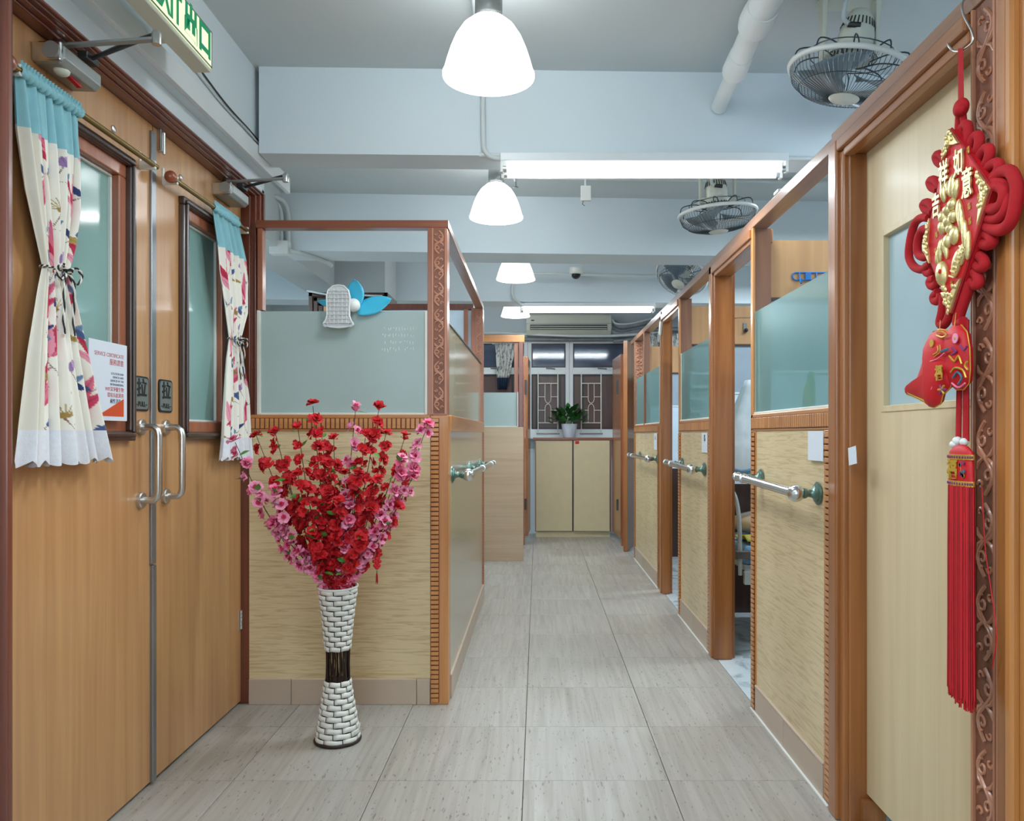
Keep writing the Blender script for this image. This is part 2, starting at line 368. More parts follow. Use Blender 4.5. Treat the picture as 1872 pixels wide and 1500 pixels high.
# ================================================================ the setting
def struct(o, label, cat): return tag(o, label, cat, kind='structure')
CEIL = 2.76
fl = MB().box(-3.3, 3.6, -2.6, 9.7, -0.12, -0.012).build('floor', M['grout'])
struct(fl, 'pale travertine tiled floor of the corridor', 'floor')
xs = [-0.049+0.5*k for k in range(-6, 3)]; ys = [2.714+0.5*k for k in range(-10, 14)]
g = 0.0022; tmesh = {}
for x in xs:
    x1 = min(x+0.5, 0.951)
    if x1-x < 0.1: continue
    for y in ys:
        key = round(x1-x, 3)
        if key not in tmesh:
            t = MB().box(g/2, x1-x-g/2, g/2, 0.5-g/2, -0.014, 0).build('tile', M['tile'], fl, bevel=0.0012); tmesh[key] = t
        else:
            t = tmesh[key].copy(); C.objects.link(t)
        t.location = (x, y, random.uniform(-0.0006, 0))
for i in range(5):
    for j in range(20):
        x, y = 0.953+0.53*i, -2.0+0.58*j
        if y > 9.5: continue
        MB().box(x, x+0.528, y, y+0.578, -0.014, -0.001).build('marble_slab', M['marble'], fl) if (i, j) == (0, 0) else None
        if (i, j) == (0, 0): ms = bpy.data.objects['marble_slab']
        else:
            c = ms.copy(); C.objects.link(c); c.location = (0.53*i, 0.58*j, 0)
struct(MB().box(-3.3, 3.6, -2.6, 9.7, CEIL, CEIL+0.1).build('ceiling', M['ceiling']), 'pale grey painted ceiling', 'ceiling')
def beam(xa, xb, ya, yb, dep, z0, label):
    o = MB().loft([(xa, ya, z0), (xb, yb, z0), (xb, yb+dep, z0), (xa, ya+dep, z0)], [(xa, ya, CEIL+.01), (xb, yb, CEIL+.01), (xb, yb+dep, CEIL+.01), (xa, ya+dep, CEIL+.01)]).build('ceiling_beam', M['plaster'])
    struct(o, label, 'beam')
beam(-1.19, 3.6, 3.364, 3.50, 0.18, 2.39, 'nearest ceiling beam, above the first fluorescent light')
beam(-1.67, 3.6, 5.115, 5.40, 0.30, 2.385, 'second ceiling beam, beyond the near wall fans')
beam(-3.2, 3.6, 6.96, 7.30, 0.30, 2.39, 'third ceiling beam, above the far fluorescent light')
struct(MB().box(-1.945, -1.664, 3.62, 9.5, 2.39, CEIL+.01).build('ceiling_beam', M['ceiling']), 'beam running lengthwise over the left-hand cubicle', 'beam')
struct(MB().box(-1.67, -1.25, 6.45, 6.95, 0, CEIL).build('column', M['ceiling']), 'grey white column behind the left cubicle', 'column')
# left wall with the double doors
WX = -1.25
wl = MB().box(-1.45, WX, -2.6, 1.86, 0, CEIL).box(-1.45, WX, 1.86, 3.60, 2.26, CEIL).box(-1.45, WX, 3.575, 3.60, 0, 2.3).build('wall_left', M['plaster'])
struct(wl, 'white wall around the double doors', 'wall')
struct(MB().box(WX, -1.212, -2.6, 3.60, 2.35, CEIL).build('trim_1', M['plaster']), 'white bulkhead above the double doors', 'bulkhead')
struct(MB().box(-1.212, -1.193, -2.6, 3.80, 2.35, 2.425).build('trim_2', M['ptrim'], bevel=0.002), 'white cable trunking along the foot of the bulkhead', 'trunking')
struct(MB().box(-3.3, -3.2, 3.6, 9.7, 0, CEIL).build('wall_far_left', M['plaster']), 'white wall of the bay behind the left cubicle', 'wall')
struct(MB().box(-3.3, -1.45, 3.5, 3.6, 0, CEIL).build('wall_side_left', M['plaster']), 'white return wall behind the double doors', 'wall')
struct(MB().box(3.5, 3.6, -2.6, 9.7, 0, CEIL).build('wall_right', M['plaster']), 'white outer wall of the right-hand rooms', 'wall')
struct(MB().box(-3.3, 3.6, -2.7, -2.6, 0, CEIL).build('wall_rear', M['plaster']), 'white wall behind the camera', 'wall')
# back wall: below sill, above head, with a window strip between
BY = 9.5
wb = MB().box(-3.3, 3.6, BY, BY+.12, 0, 1.17).box(-3.3, 3.6, BY, BY+.12, 2.335, CEIL).box(-3.3, -0.95, BY, BY+.12, 1.17, 2.335).box(3.0, 3.6, BY, BY+.12, 1.17, 2.335).build('wall_back', M['plaster'])
struct(wb, 'white back wall around the long window', 'wall')
mull = [-0.95, -0.12, 0.38, 1.12, 1.85, 2.95]
for k in range(5):
    a, b = mull[k], mull[k+1]
    wn = thing('window_%d' % (k+1), ((a+b)/2, BY, 1.17), ['white framed window with black edged panes behind the small left cubicle', 'white framed window with a dark upper pane, left of the potted plant', 'white framed window with a dark upper pane, right of the potted plant', 'white framed window behind the curtain at the end of the right rooms', 'white framed window at the outer end of the right rooms'][k], 'window', kind='structure')
    h = 0.045
    f = MB().box(a+h, b-h, BY-.028, BY+.05, 1.172, 1.255).box(a+h, b-h, BY-.028, BY+.05, 2.285, 2.335).box(a+h, b-h, BY-.028, BY+.05, 1.915, 1.995)
    f.box(a+.001, a+h, BY-.03, BY+.05, 1.172, 2.335).box(b-h, b-.001, BY-.03, BY+.05, 1.172, 2.335).build('window_frame', M['ptrim'], wn, bevel=0.002)
    for z0, z1, nm in ((1.995, 2.285, 'upper_sash'), (1.255, 1.915, 'lower_sash')):
        e = MB(); t = 0.016
        e.box(a+h, b-h, BY-.012, BY+.02, z0, z0+t).box(a+h, b-h, BY-.012, BY+.02, z1-t, z1).box(a+h, a+h+t, BY-.012, BY+.02, z0+t, z1-t).box(b-h-t, b-h, BY-.012, BY+.02, z0+t, z1-t)
        s = e.build(nm, M['black'], wn)
        if z0 > 1.9:
            MB().loft([(a+h+t, BY+.0, z0+t), (b-h-t, BY+.0, z0+t), (b-h-t, BY+.004, z0+t), (a+h+t, BY+.004, z0+t)], [(a+h+t, BY-.003, z1-t), (b-h-t, BY-.003, z1-t), (b-h-t, BY+.001, z1-t), (a+h+t, BY+.001, z1-t)]).build('pane', M['darkpane'], s)
            MB().tube([((a+b)/2-.03, BY-.035, 1.985), ((a+b)/2+.03, BY-.04, 1.983), ((a+b)/2+.08, BY-.05, 1.975)], .006, 6).build('latch', M['closerdark'], s)
        else:
            MB().box(a+h+t, b-h-t, BY+.01, BY+.016, z0+t, z1-t).build('pane', M['brownboard'], s)
            for q in (0.22, 0.78):
                xx = a+(b-a)*q; MB().box(xx-.012, xx+.012, BY-.004, BY+.012, z0+t, z1-t).build('louvre_post', M['black'], s)
struct(MB().box(-0.95, 2.95, BY-.13, BY-.0, 1.14, 1.172).build('window_sill', M['ptrim'], bevel=0.004), 'white painted sill below the long window', 'sill')
# ---- double doors
def door_leaf(n, y0, y1, label):
    d = thing('door_%d' % n, (-1.32, (y0+y1)/2, 0), label, 'door', kind='structure')
    return d
D1 = door_leaf(1, 1.92, 2.69, 'orange brown door leaf whose curtain is tied high, certificate in its window')
D2 = door_leaf(2, 2.69, 3.49, 'orange brown door leaf beside the left cubicle, with the second pull handle')
def leaf(d, y0, y1, wy0, wy1, wz0, wz1, xb=-1.36, xf=-1.315):
    m = MB().box(xb, xf, y0, wy0, .012, 2.245).box(xb, xf, wy1, y1, .012, 2.245).box(xb, xf, wy0, wy1, .012, wz0).box(xb, xf, wy0, wy1, wz1, 2.245)
    m.build('leaf', M['door'], d, bevel=0.0015)
    # stepped mouldings
    def ring(a, b, c, e, wd, x0, x1):
        return MB().box(x0, x1, a, b, e-wd, e).box(x0, x1, a, b, c, c+wd).box(x0, x1, a, a+wd, c+wd, e-wd).box(x0, x1, b-wd, b, c+wd, e-wd)
    f = ring(wy0-.02, wy1+.02, wz0-.02, wz1+.02, .030, xf-.002, xf+.022).build('window_moulding', M['espresso'], d, bevel=0.005)
    ring(wy0-.008, wy1+.008, wz0-.008, wz1+.008, .014, xf+.02, xf+.030).build('moulding_bead', M['espresso'], f, bevel=0.004)
    ring(wy0+.008, wy1-.008, wz0+.008, wz1-.008, .042, xf-.030, xf+.004).build('window_frame', M['redwood'], d, bevel=0.004)
    ring(wy0+.05, wy1-.05, wz0+.05, wz1-.05, .008, xf-.030, xf-.018).build('sealant_bead', M['white'], d, bevel=0.002)
    MB().box(xf-.034, xf-.028, wy0+.045, wy1-.045, wz0+.045, wz1-.045).build('glass_pane', M['glassdoor'], d)
    return ring
leaf(D1, 1.92, 2.688, 2.11, 2.52, 1.19, 2.055)
leaf(D2, 2.694, 3.49, 2.905, 3.325, 1.19, 2.045)
MB().box(-1.322, -1.306, 2.668, 2.70, 0.75, 2.22).build('meeting_strip', M['astragal'], D1, bevel=0.002)
MB().box(-1.322, -1.304, 2.672, 2.698, 0.012, 0.746).build('meeting_strip', M['astragal'], D1, bevel=0.002)
MB().box(-1.318, -1.30, 2.72, 2.745, 2.17, 2.245).tube([(-1.296, 2.732, 2.16), (-1.296, 2.732, 2.235)], .006, 8).build('bolt', M['steel'], D2, bevel=0.001)
for d, y, z in ((D1, 2.44, 2.135), (D2, 2.90, 2.135)):
    MB().lathe([(0.0, 0.0), (.011, 0.0), (.011, .004), (.006, .007), (0, .007)], (-1.315, y, z), 14, (1, 0, 0)).build('button_screw', M['steel'], d, smooth=True)
def hinge(d, y, z, x=-1.312, h=.1, ax=1):
    m = MB()
    for k in range(5):
        m.tube([(x, y, z+h*(k/5)+.001), (x, y, z+h*((k+1)/5)-.001)], .0075, 8)
    m.box(x-.004, x-.001, y-.02, y+.02, z, z+h)
    return m.build('hinge', M['steel'], d)
hinge(D1, 1.925, 1.945); hinge(D1, 1.925, 0.3); hinge(D2, 3.487, 0.33, h=.085); hinge(D2, 3.487, 1.9)
for d, y in ((D1, 2.604), (D2, 2.776)):
    h = MB().tube([(-1.31, y, 1.215), (-1.268, y, 1.215), (-1.256, y, 1.203), (-1.252, y, 1.188), (-1.252, y, 1.0), (-1.256, y, .985), (-1.268, y, .973), (-1.31, y, .973)], .0115, 14).build('pull_handle', M['steel'], d, smooth=True)
    for z in (1.215, .973):
        MB().lathe([(.0, 0), (.027, 0), (.027, .012), (.024, .015), (0, .015)], (-1.316, y, z), 22, (1, 0, 0)).build('rose', M['steel'], h, smooth=False)
def rrect(y0, y1, z0, z1, r, n=4):
    pts = []
    for cy, cz, a in ((y1-r, z1-r, 0), (y0+r, z1-r, PI/2), (y0+r, z0+r, PI), (y1-r, z0+r, 3*PI/2)):
        for k in range(n+1): pts.append((cy+r*math.cos(a+PI/2*k/n), cz+r*math.sin(a+PI/2*k/n)))
    return pts
for d, y in ((D1, 2.607), (D2, 2.779)):
    s = MB().prism(rrect(y-.050, y+.050, 1.268, 1.383, .014), 'x', -1.316, -1.311).build('pull_sign', M['black'], d)
    MB().prism(rrect(y-.044, y+.044, 1.274, 1.377, .011), 'x', -1.312, -1.3095).build('sign_plate', M['signgrey'], s)
    text('拉', .062, M['ink'], 'lettering', s, (-1.309, y, 1.340), (0, 1.05, 0), (0, 0, 1), bold=0.0016)
    text('–PULL–', .0225, M['ink'], 'lettering', s, (-1.309, y, 1.290), (0, 1, 0), (0, 0, 1), bold=0.0006)
# closers
def closer(d, y0, z, jx, jy, jz, fy):
    b = MB().prism([(-1.315, z-.028), (-1.25, z-.030), (-1.235, z-.016), (-1.235, z+.016), (-1.25, z+.024), (-1.315, z+.024)], 'y', y0, y0+.175)
    b = b.build('door_closer', M['closer'], d, bevel=0.004)
    MB().box(-1.315, -1.238, y0-.012, y0+.002, z-.026, z+.024).build('end_cap', M['chrome'], b, bevel=0.004)
    MB().lathe([(0, 0), (.022, 0), (.022, .006), (0, .006)], (-1.262, y0-.011, z), 20, (0, -1, 0)).build('cover_disc', M['closer'], b)
    MB().lathe([(0, 0), (.018, 0), (.016, .03), (.012, .034), (0, .034)], (-1.285, y0+.06, z+.028), 16).build('spindle', M['steel'], b, smooth=True)
    zz = z+.045
    MB().obb(((-1.285+jx)/2, (y0+.06+jy)/2, (zz+jz)/2), Vector((jx+1.285, jy-y0-.06, jz-zz))/2, (0, .011, 0), (0, 0, .0035)).build('arm', M['closer'], b, bevel=0.002)
    MB().tube([(jx, jy, jz+.014), (-1.12, jy+(fy-jy)*.5, jz+.01), (-1.235, fy, jz+.0)], [.006, .008, .006], 8).build('link_arm', M['closerdark'], b)
    MB().lathe([(0, -.014), (.012, -.014), (.013, .014), (.008, .022), (0, .022)], (jx, jy, jz), 14).build('pivot', M['steel'], b, smooth=True)
    MB().box(-1.262, -1.235, fy-.03, fy+.03, jz-.012, jz+.008).build('bracket', M['closerdark'], b, bevel=0.002)
    return b
b1 = closer(D1, 2.057, 2.188, -1.008, 2.085, 2.235, 2.19)
MB().ell((-1.268, 2.10, 2.158), (.020, .022, .014), 14, 8).build('round_cap', M['cream_pl'], b1, smooth=True)
MB().obb((-1.268, 2.15, 2.155), (.006, 0, 0), (0, .03, -.004), (0, 0, .003)).build('red_tag', M['redflat'], b1)
closer(D2, 3.195, 2.188, -1.03, 3.22, 2.235, 3.33)
# curtain rods belong to the leaves
for d, ya, yb in ((D1, 1.895, 2.625), (D2, 2.735, 3.46)):
    r = MB().tube([(-1.268, ya, 2.08), (-1.268, yb, 2.08)], .0085, 12).build('curtain_rod', M['brass'], d, smooth=True)
    e = MB().ell((-1.268, ya-.012, 2.08), .021, 14, 10).build('finial', M['ball'], r, smooth=True)
    for y in (ya+.03, yb-.02):
        MB().box(-1.316, -1.262, y-.006, y+.006, 2.066, 2.094).box(-1.316, -1.311, y-.006, y+.006, 2.09, 2.125).build('rod_bracket', M['white'], r, bevel=0.002)
# door frame with stepped profile
FR = thing('door_frame', (-1.26, 3.54, 0), 'red brown stepped moulding framing the double doors', 'door frame', kind='structure')
prof = [(0, .0), (.018, .02), (.036, .034), (.054, .044)]      # offset from opening, proudness
for k, (off, pr) in enumerate(prof):
    w2 = .0165
    MB().box(-1.34, -1.262+pr-.012, 3.49+off, 3.49+off+w2+.0015, 0, 2.245+(off+w2)*.38).build('jamb_moulding', M['darkwood'], FR, bevel=0.004)
    MB().box(-1.34, -1.262+pr-.012, 1.9-off-w2, 1.9-off, 0, 2.245+(off+w2)*.38).build('jamb_moulding', M['darkwood'], FR, bevel=0.004)
    MB().box(-1.34, -1.262+pr-.012, 1.9-off, 3.49+off, 2.245+off*.38, 2.245+(off+w2)*.38+.001).build('head_moulding', M['darkwood_y'], FR, bevel=0.004)
MB().box(-1.40, -1.325, 3.485, 3.60, 0, 2.3).box(-1.40, -1.325, 1.84, 1.925, 0, 2.3).box(-1.40, -1.325, 1.84, 3.6, 2.243, 2.3).build('frame_stop', M['darkwood'], FR)
MB().box(-1.45, -1.40, 1.86, 3.59, 0.0, 2.3).build('wall_behind_doors', M['wallwhite'], FR)
# ================================================================ partitions
def carve(T, x, y, z0, z1, wdt, face='y', side=-1, parent=None, per=.105):
    """scroll carving standing proud of a post face; centre line at (x,y), runs up z"""
    m = MB(); r = .0040; n = int((z1-z0)/per)
    def pt(u, v):
        return (x+u, y, v) if face == 'y' else (x, y+u, v)
    def curl(cx, cz, a0, turns, R, sgn):
        pts = []
        for k in range(13):
            t = k/12; a = a0+sgn*turns*2*PI*t; rr = R*(1-.8*t)
            pts.append(pt(cx+rr*math.cos(a), cz+rr*math.sin(a)))
        m.tube(pts, [r*(1-.35*k/12) for k in range(13)], 6)
    h = wdt*.47
    for i in range(n):
        z = z0+per*(i+.5)*(z1-z0)/(n*per); s = 1 if i % 2 else -1
        m.tube([pt(s*h*math.sin(t*PI*2/12)*.85, z-per*.48+per*.96*t/12) for t in range(13)], r*1.15, 6)
        curl(s*h*.34, z-per*.24, -PI/2, 1.2, h*.66, s)
        curl(-s*h*.34, z+per*.24, PI/2, 1.2, h*.66, s)
        curl(-s*h*.55, z-per*.36, 0, .8, h*.36, -s)
        curl(s*h*.55, z+per*.36, PI, .8, h*.36, -s)
        for q in (-1, 1):
            m.tube([pt(q*h*.2, z), pt(q*h*.75, z+per*.06), pt(q*h*.95, z+per*.15)], [r, r*1.2, r*.5], 6)
            m.tube([pt(q*h*.2, z), pt(q*h*.75, z-per*.06), pt(q*h*.95, z-per*.15)], [r, r*1.2, r*.5], 6)
    return m.build('scroll_carving', M['carved'], parent or T, smooth=True, kind='stuff')
def flutes(parent, mat, axis, a0, a1, b0, b1, face, proud, pitch=.0203, plane='y'):
    """row of raised rounded-end pills (as the photo's ribbed moulding); axis = direction of the row"""
    m = MB(); n = max(1, int((a1-a0)/pitch)); p = (a1-a0)/n
    for i in range(n):
        c = a0+p*(i+.5); w2 = p*.37
        lo, hi = sorted((face, face+proud))
        if axis == 'x': m.box(c-w2, c+w2, lo, hi, b0, b1)
        elif axis == 'z' and plane == 'y': m.box(b0, b1, lo, hi, c-w2, c+w2)
        elif axis == 'y': m.box(lo, hi, c-w2, c+w2, b0, b1)
        else: m.box(lo, hi, b0, b1, c-w2, c+w2)
    return m.build('rib', mat, parent, kind='stuff', bevel=0.0012)
def base_tiles(T, axis, a0, a1, seams, f, thick, h=.112):
    s = [a0]+[q for q in seams if a0 < q < a1]+[a1]
    for i in range(len(s)-1):
        lo, hi = sorted((f, f+thick))
        m = MB()
        if axis == 'x': m.box(s[i]+.001, s[i+1]-.001, lo, hi, 0, h)
        else: m.box(lo, hi, s[i]+.001, s[i+1]-.001, 0, h)
        m.build('tile', M['skirt'], T, bevel=0.002)
# ---- left cubicle, front screen (Y = 3.48)
FY = 3.48
A = thing('cubicle_screen', (-.83, FY, 0), 'front screen of the left cubicle, frosted glass over wavy cream laminate behind the vase', 'partition')
MB().box(-1.245, -.395, FY, FY+.058, 2.103, 2.137).build('top_rail', M['redwood_x'], A, bevel=0.003)
MB().box(-1.24, -1.217, FY+.006, FY+.05, 1.741, 2.103).build('side_post', M['redwood'], A, bevel=0.002)
cp = MB().box(-.487, -.4, FY, FY+.09, 1.275, 2.103).build('corner_post', M['redwood'], A, bevel=0.002)
MB().box(-.4615, -.4075, FY-.003, FY+.002, 1.285, 2.10).build('carved_strip', M['carvedark'], cp)
for xx in (-.467, -.411):
    MB().box(xx, xx+.006, FY-.0065, FY+.002, 1.28, 2.10).build('strip_bead', M['carved'], cp, bevel=0.001)
carve(A, -.436, FY-.003, 1.29, 2.095, .046, parent=cp)
MB().box(-1.275, -.474, FY-.004, FY+.06, 1.205, 1.278).build('ribbed_rail', M['orange_x'], A, bevel=0.003)
MB().box(-1.268, -.476, FY-.0055, FY-.003, 1.214, 1.264).build('groove_ground', M['groove'], A)
flutes(A, M['orange_x'], 'x', -1.265, -.478, 1.217, 1.261, FY-.005, -.005)
cs = MB().box(-.474, -.394, FY-.004, FY+.085, 0, 1.275).build('ribbed_post', M['orange'], A, bevel=0.003)
MB().box(-.472, -.434, FY-.0055, FY-.003, .01, 1.262).build('groove_ground', M['groove'], cs)
flutes(A, M['orange'], 'z', .01, 1.262, -.470, -.437, FY-.005, -.006)
MB().box(-1.275, -.474, FY+.004, FY+.05, .10, 1.206).build('laminate_panel', M['cream'], A)
base_tiles(A, 'x', -1.275, -.474, [-1.087, -.534], FY-.006, .03)
MB().box(-1.236, -.49, FY+.018, FY+.026, 1.283, 1.737).build('glass_pane', M['glassgrey'], A)
MB().box(-1.243, -1.228, FY+.006, FY+.034, 1.278, 1.74).box(-.50, -.487, FY+.006, FY+.034, 1.278, 1.737).box(-1.228, -.50, FY+.006, FY+.034, 1.277, 1.286).build('glazing_strip', M['putty'], A, bevel=0.002)
# smear of glue marks left on the glass
gm = MB(); rr = random.Random(3)
for i in range(4):
    for j in range(12):
        x0 = -.69+j*.0125+rr.uniform(-.003, .003); z0 = 1.665-i*.03+rr.uniform(-.004, .004)
        if i == 0 and j < 1 or rr.random() < .12: continue
        gm.tube([(x0, FY+.0175, z0), (x0+rr.uniform(-.004, .004), FY+.017, z0-rr.uniform(.004, .016))], .0012, 5)
gm.build('glue_marks', M['white'], A, kind='stuff')
# ---- left cubicle, side screen (X = -.395)
SX = -.395; SE = 5.72
S = thing('cubicle_screen', (SX, 4.6, 0), 'long side screen of the left cubicle carrying a grab rail along the corridor', 'partition')
MB().box(SX-.055, SX, FY+.06, SE+.03, 2.103, 2.137).build('top_rail', M['redwood_y'], S, bevel=0.003)
pp = MB().box(SX-.085, SX, SE-.03, SE+.06, 1.275, 2.103).build('end_post', M['redwood'], S, bevel=0.002)
carve(S, SX-.030, SE-.033, 1.60, 2.095, .040, parent=pp)
MB().box(-1.26, SX-.07, SE-.01, SE+.045, 2.095, 2.137).build('rear_rail', M['darkwood'], S, bevel=0.002)
MB().box(-.535, -.505, SE-.02, SE+.03, 1.3, 2.095).build('rear_post', M['redwood'], S)
MB().box(SX-.045, SX+.004, FY+.09, SE+.06, 1.205, 1.278).build('mid_rail', M['orange_y'], S, bevel=0.003)
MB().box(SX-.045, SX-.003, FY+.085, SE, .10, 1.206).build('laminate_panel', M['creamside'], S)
MB().box(SX-.05, SX+.002, SE, SE+.03, 0, 1.206).build('edge_post', M['redwood'], S)
flutes(S, M['orange'], 'z', .01, 1.2, SE+.003, SE+.026, SX+.002, .004, plane='x')
base_tiles(S, 'y', FY+.085, SE, [4.1, 4.66, 5.2], SX+.007, -.03, .105)
MB().box(SX-.024, SX-.016, FY+.09, SE-.03, 1.279, 1.70).build('glass_pane', M['glassbeige'], S)
MB().box(SX-.030, SX-.010, FY+.09, SE-.03, 1.699, 1.706).build('glass_edge_strip', M['closerdark'], S)
MB().box(-1.2, -.45, SE+.0, SE+.04, .0, 2.09).build('rear_panel', M['wallwhite'], S)
def grab_rail(name, x, s, y0, mounts, y1, z, label, th=.074, zf=0.0):
    T = thing(name, (x, y0, z), label, 'grab rail', 'chrome grab rails along the corridor')
    X = x+s*th
    MB().tube([(X, y0, z), (X, y1, z+zf)], .0165, 18).build('tube', M['chrome'], T, smooth=True)
    for i, y in enumerate(mounts):
        zz = z+zf*(y-y0)/(y1-y0)
        MB().lathe([(0, 0), (.039, 0), (.039, .003), (.030, .006), (.030, .010), (.020, .013), (.014, .022), (.012, .034), (.0175, .042), (.0175, .05), (0, .05)], (x, y, zz), 24, (s, 0, 0)).build('mount', M['verdigris'], T, smooth=True)
        if i == 0: MB().ell((X, y, zz), .029, 20, 14).build('ball_end', M['chrome'], T, smooth=True)
        else: MB().lathe([(.0, -.014), (.020, -.014), (.0215, 0), (.020, .014), (0, .014)], (X, y, zz), 18, (0, 1, 0)).build('collar', M['chrome'], T, smooth=True)
    MB().lathe([(.0, -.01), (.019, -.01), (.021, 0), (.019, .012), (0, .012)], (X, y1, z+zf), 18, (0, 1, 0)).build('end_cap', M['chrome'], T, smooth=True)
    return T
grab_rail('grab_rail', SX-.003, 1, 3.67, [3.67, 4.62, 5.45], 5.78, 1.003, 'chrome grab rail on the side of the left cubicle', zf=-.02)
# ---- small far-left cubicle (Y = 7.42)
B = thing('cubicle_screen', (-.32, 7.42, 0), 'small far cubicle screen, grey glass above pink beige laminate', 'partition')
MB().box(-.62, -.135, 7.42, 7.455, .0, 1.262).build('laminate_panel', M['pinkwood'], B, bevel=0.002)
MB().box(-.62, -.20, 7.43, 7.438, 1.268, 1.586).build('glass_pane', M['glassgrey'], B)
MB().box(-.192, -.183, 7.42, 7.445, 1.266, 1.59).box(-.62, -.192, 7.42, 7.445, 1.262, 1.268).build('glazing_strip', M['putty'], B)
MB().box(-.62, -.125, 7.42, 7.48, 2.06, 2.128).build('top_rail', M['orange_x'], B, bevel=0.003)
MB().box(-.222, -.183, 7.44, 7.50, 0, 2.06).build('inner_post', M['redwood'], B, bevel=0.003)
MB().box(-.178, -.137, 7.42, 7.50, 1.262, 2.06).build('outer_post', M['darkwood'], B, bevel=0.003)
# ---- right-hand run of panels (X = .935)
RX = .935
rail = thing('top_rail', (RX, 5.2, 2.11), 'long brown wooden rail running over the right-hand partitions', 'rail')
MB().box(RX, RX+.07, 2.50, 7.95, 2.09, 2.132).build('rail', M['redwood_y'], rail, bevel=0.003)
MB().box(RX-.004, RX+.07, 1.0, 2.50, 2.101, 2.142).build('rail', M['redwood_y'], rail, bevel=0.003)
def screen(ya, yb, label, seams, ribs=True, ztop=1.727, glass='glassteal', splits=()):
    T = thing('partition_panel', (RX, (ya+yb)/2, 0), label, 'partition')
    MB().box(RX, RX+.045, ya, yb, 1.205, 1.278).build('mid_rail', M['orange_y'], T, bevel=0.003)
    if ribs:
        MB().box(RX-.001, RX+.001, ya+.018, yb-.018, 1.213, 1.264).build('groove_ground', M['groove'], T)
        flutes(T, M['orange'], 'y', ya+.02, yb-.02, 1.216, 1.261, RX-.001, -.004, pitch=.022)
    for y0, y1 in ((ya, ya+.075), (yb-.075, yb)):
        po = MB().box(RX, RX+.05, y0, y1, 0, 1.205).build('ribbed_post', M['orange'], T, bevel=0.003)
        MB().box(RX-.001, RX+.001, y0+.012, y1-.016, .01, 1.20).build('groove_ground', M['groove'], po)
        flutes(T, M['orange'], 'z', .01, 1.2, y0+.014, y1-.018, RX-.001, -.006, plane='x')
    MB().box(RX+.004, RX+.04, ya+.075, yb-.075, .10, 1.206).build('laminate_panel', M['cream'], T)
    base_tiles(T, 'y', ya+.075, yb-.075, seams, RX-.004, .03, .108)
    MB().box(RX-.012, RX-.003, ya+.02, yb-.02, 0, .004).build('sealant_line', M['white'], T)
    MB().box(RX-.006, RX+.02, ya+.075, yb-.075, .108, .118).build('skirting_strip', M['skirt'], T, bevel=0.003)
    cuts = [ya]+list(splits)+[yb]
    for i in range(len(cuts)-1):
        a, b = cuts[i]+.018, cuts[i+1]-.018
        MB().box(RX+.018, RX+.025, a, b, 1.283, ztop).build('glass_pane', M[glass], T)
        MB().box(RX+.006, RX+.034, a-.012, a, 1.278, ztop).box(RX+.006, RX+.034, b, b+.012, 1.278, ztop).box(RX+.006, RX+.034, a, b, 1.277, 1.287).build('glazing_strip', M['putty'], T, bevel=0.002)
    return T
PA = screen(2.50, 3.455, 'nearest right-hand panel, with teal glass and a white paper card', [2.99])
PB = screen(4.262, 5.235, 'middle right-hand panel with teal glass, between the two open doorways', [4.72])
PC = screen(6.08, 7.62, 'farthest right-hand panel whose glass is split by a post', [6.6, 7.1], splits=(6.95,))
MB().box(RX, RX+.012, 3.43, 3.462, 0, 2.09).build('end_post', M['orange'], PA, bevel=0.003)
MB().box(RX+.012, RX+.085, 3.445, 3.475, 0, 2.09).build('end_board', M['brownend'], PA)
MB().box(RX, RX+.012, 5.215, 5.24, 0, 2.09).build('end_post', M['orange'], PB, bevel=0.003)
MB().box(RX+.012, RX+.085, 5.22, 5.26, 0, 2.09).build('end_board', M['brownend'], PB)
MB().box(RX, RX+.05, 6.93, 6.97, 1.205, 2.09).build('middle_post', M['brownend'], PC, bevel=0.003)
pc = MB().box(RX, RX+.15, 7.60, 7.67, 0, 2.09).build('end_post', M['brownend'], PC, bevel=0.003)
carve(PC, RX+.045, 7.595, 1.5, 2.08, .07, parent=pc)
def doorframe(name, ya, yb, T, xo=RX, depth=.095):
    """near jamb face ya, far jamb face yb; face bars w wide"""
    wf = .085
    for (a, b, s) in ((yb, yb+wf, 1),):
        MB().box(xo-.012, xo+.02, a+.03, b, 0, 2.09).build('architrave', M['jamb'], T, bevel=0.005)
        MB().box(xo-.002, xo+depth, a, a+.035, 0, 2.05).build('jamb', M['jamb'], T, bevel=0.004)
        MB().box(xo+.005, xo+depth+.02, a+.03, b, 0, 2.05).build('jamb_back', M['jamb'], T)
    MB().box(xo-.012, xo+.02, ya-.02, yb+wf, 2.045, 2.09).build('head_architrave', M['jamb_y'], T, bevel=0.005)
    MB().box(xo-.002, xo+.03, ya-.02, yb+.03, 2.025, 2.05).build('head_bead', M['jamb_y'], T, bevel=0.005)
    MB().box(xo+.02, xo+depth, ya-.02, yb+.03, 2.03, 2.09).build('head', M['jamb_y'], T, bevel=0.003)
F1 = thing('door_frame', (RX, 3.87, 0), 'wooden frame of the open doorway with the hospital bed inside', 'door frame')
doorframe('f', 3.47, 4.17, F1)
F2 = thing('door_frame', (RX, 5.55, 0), 'wooden frame of the open doorway farther along, with an inline switch hanging at its corner', 'door frame')
doorframe('f', 5.25, 5.885, F2, depth=.055)
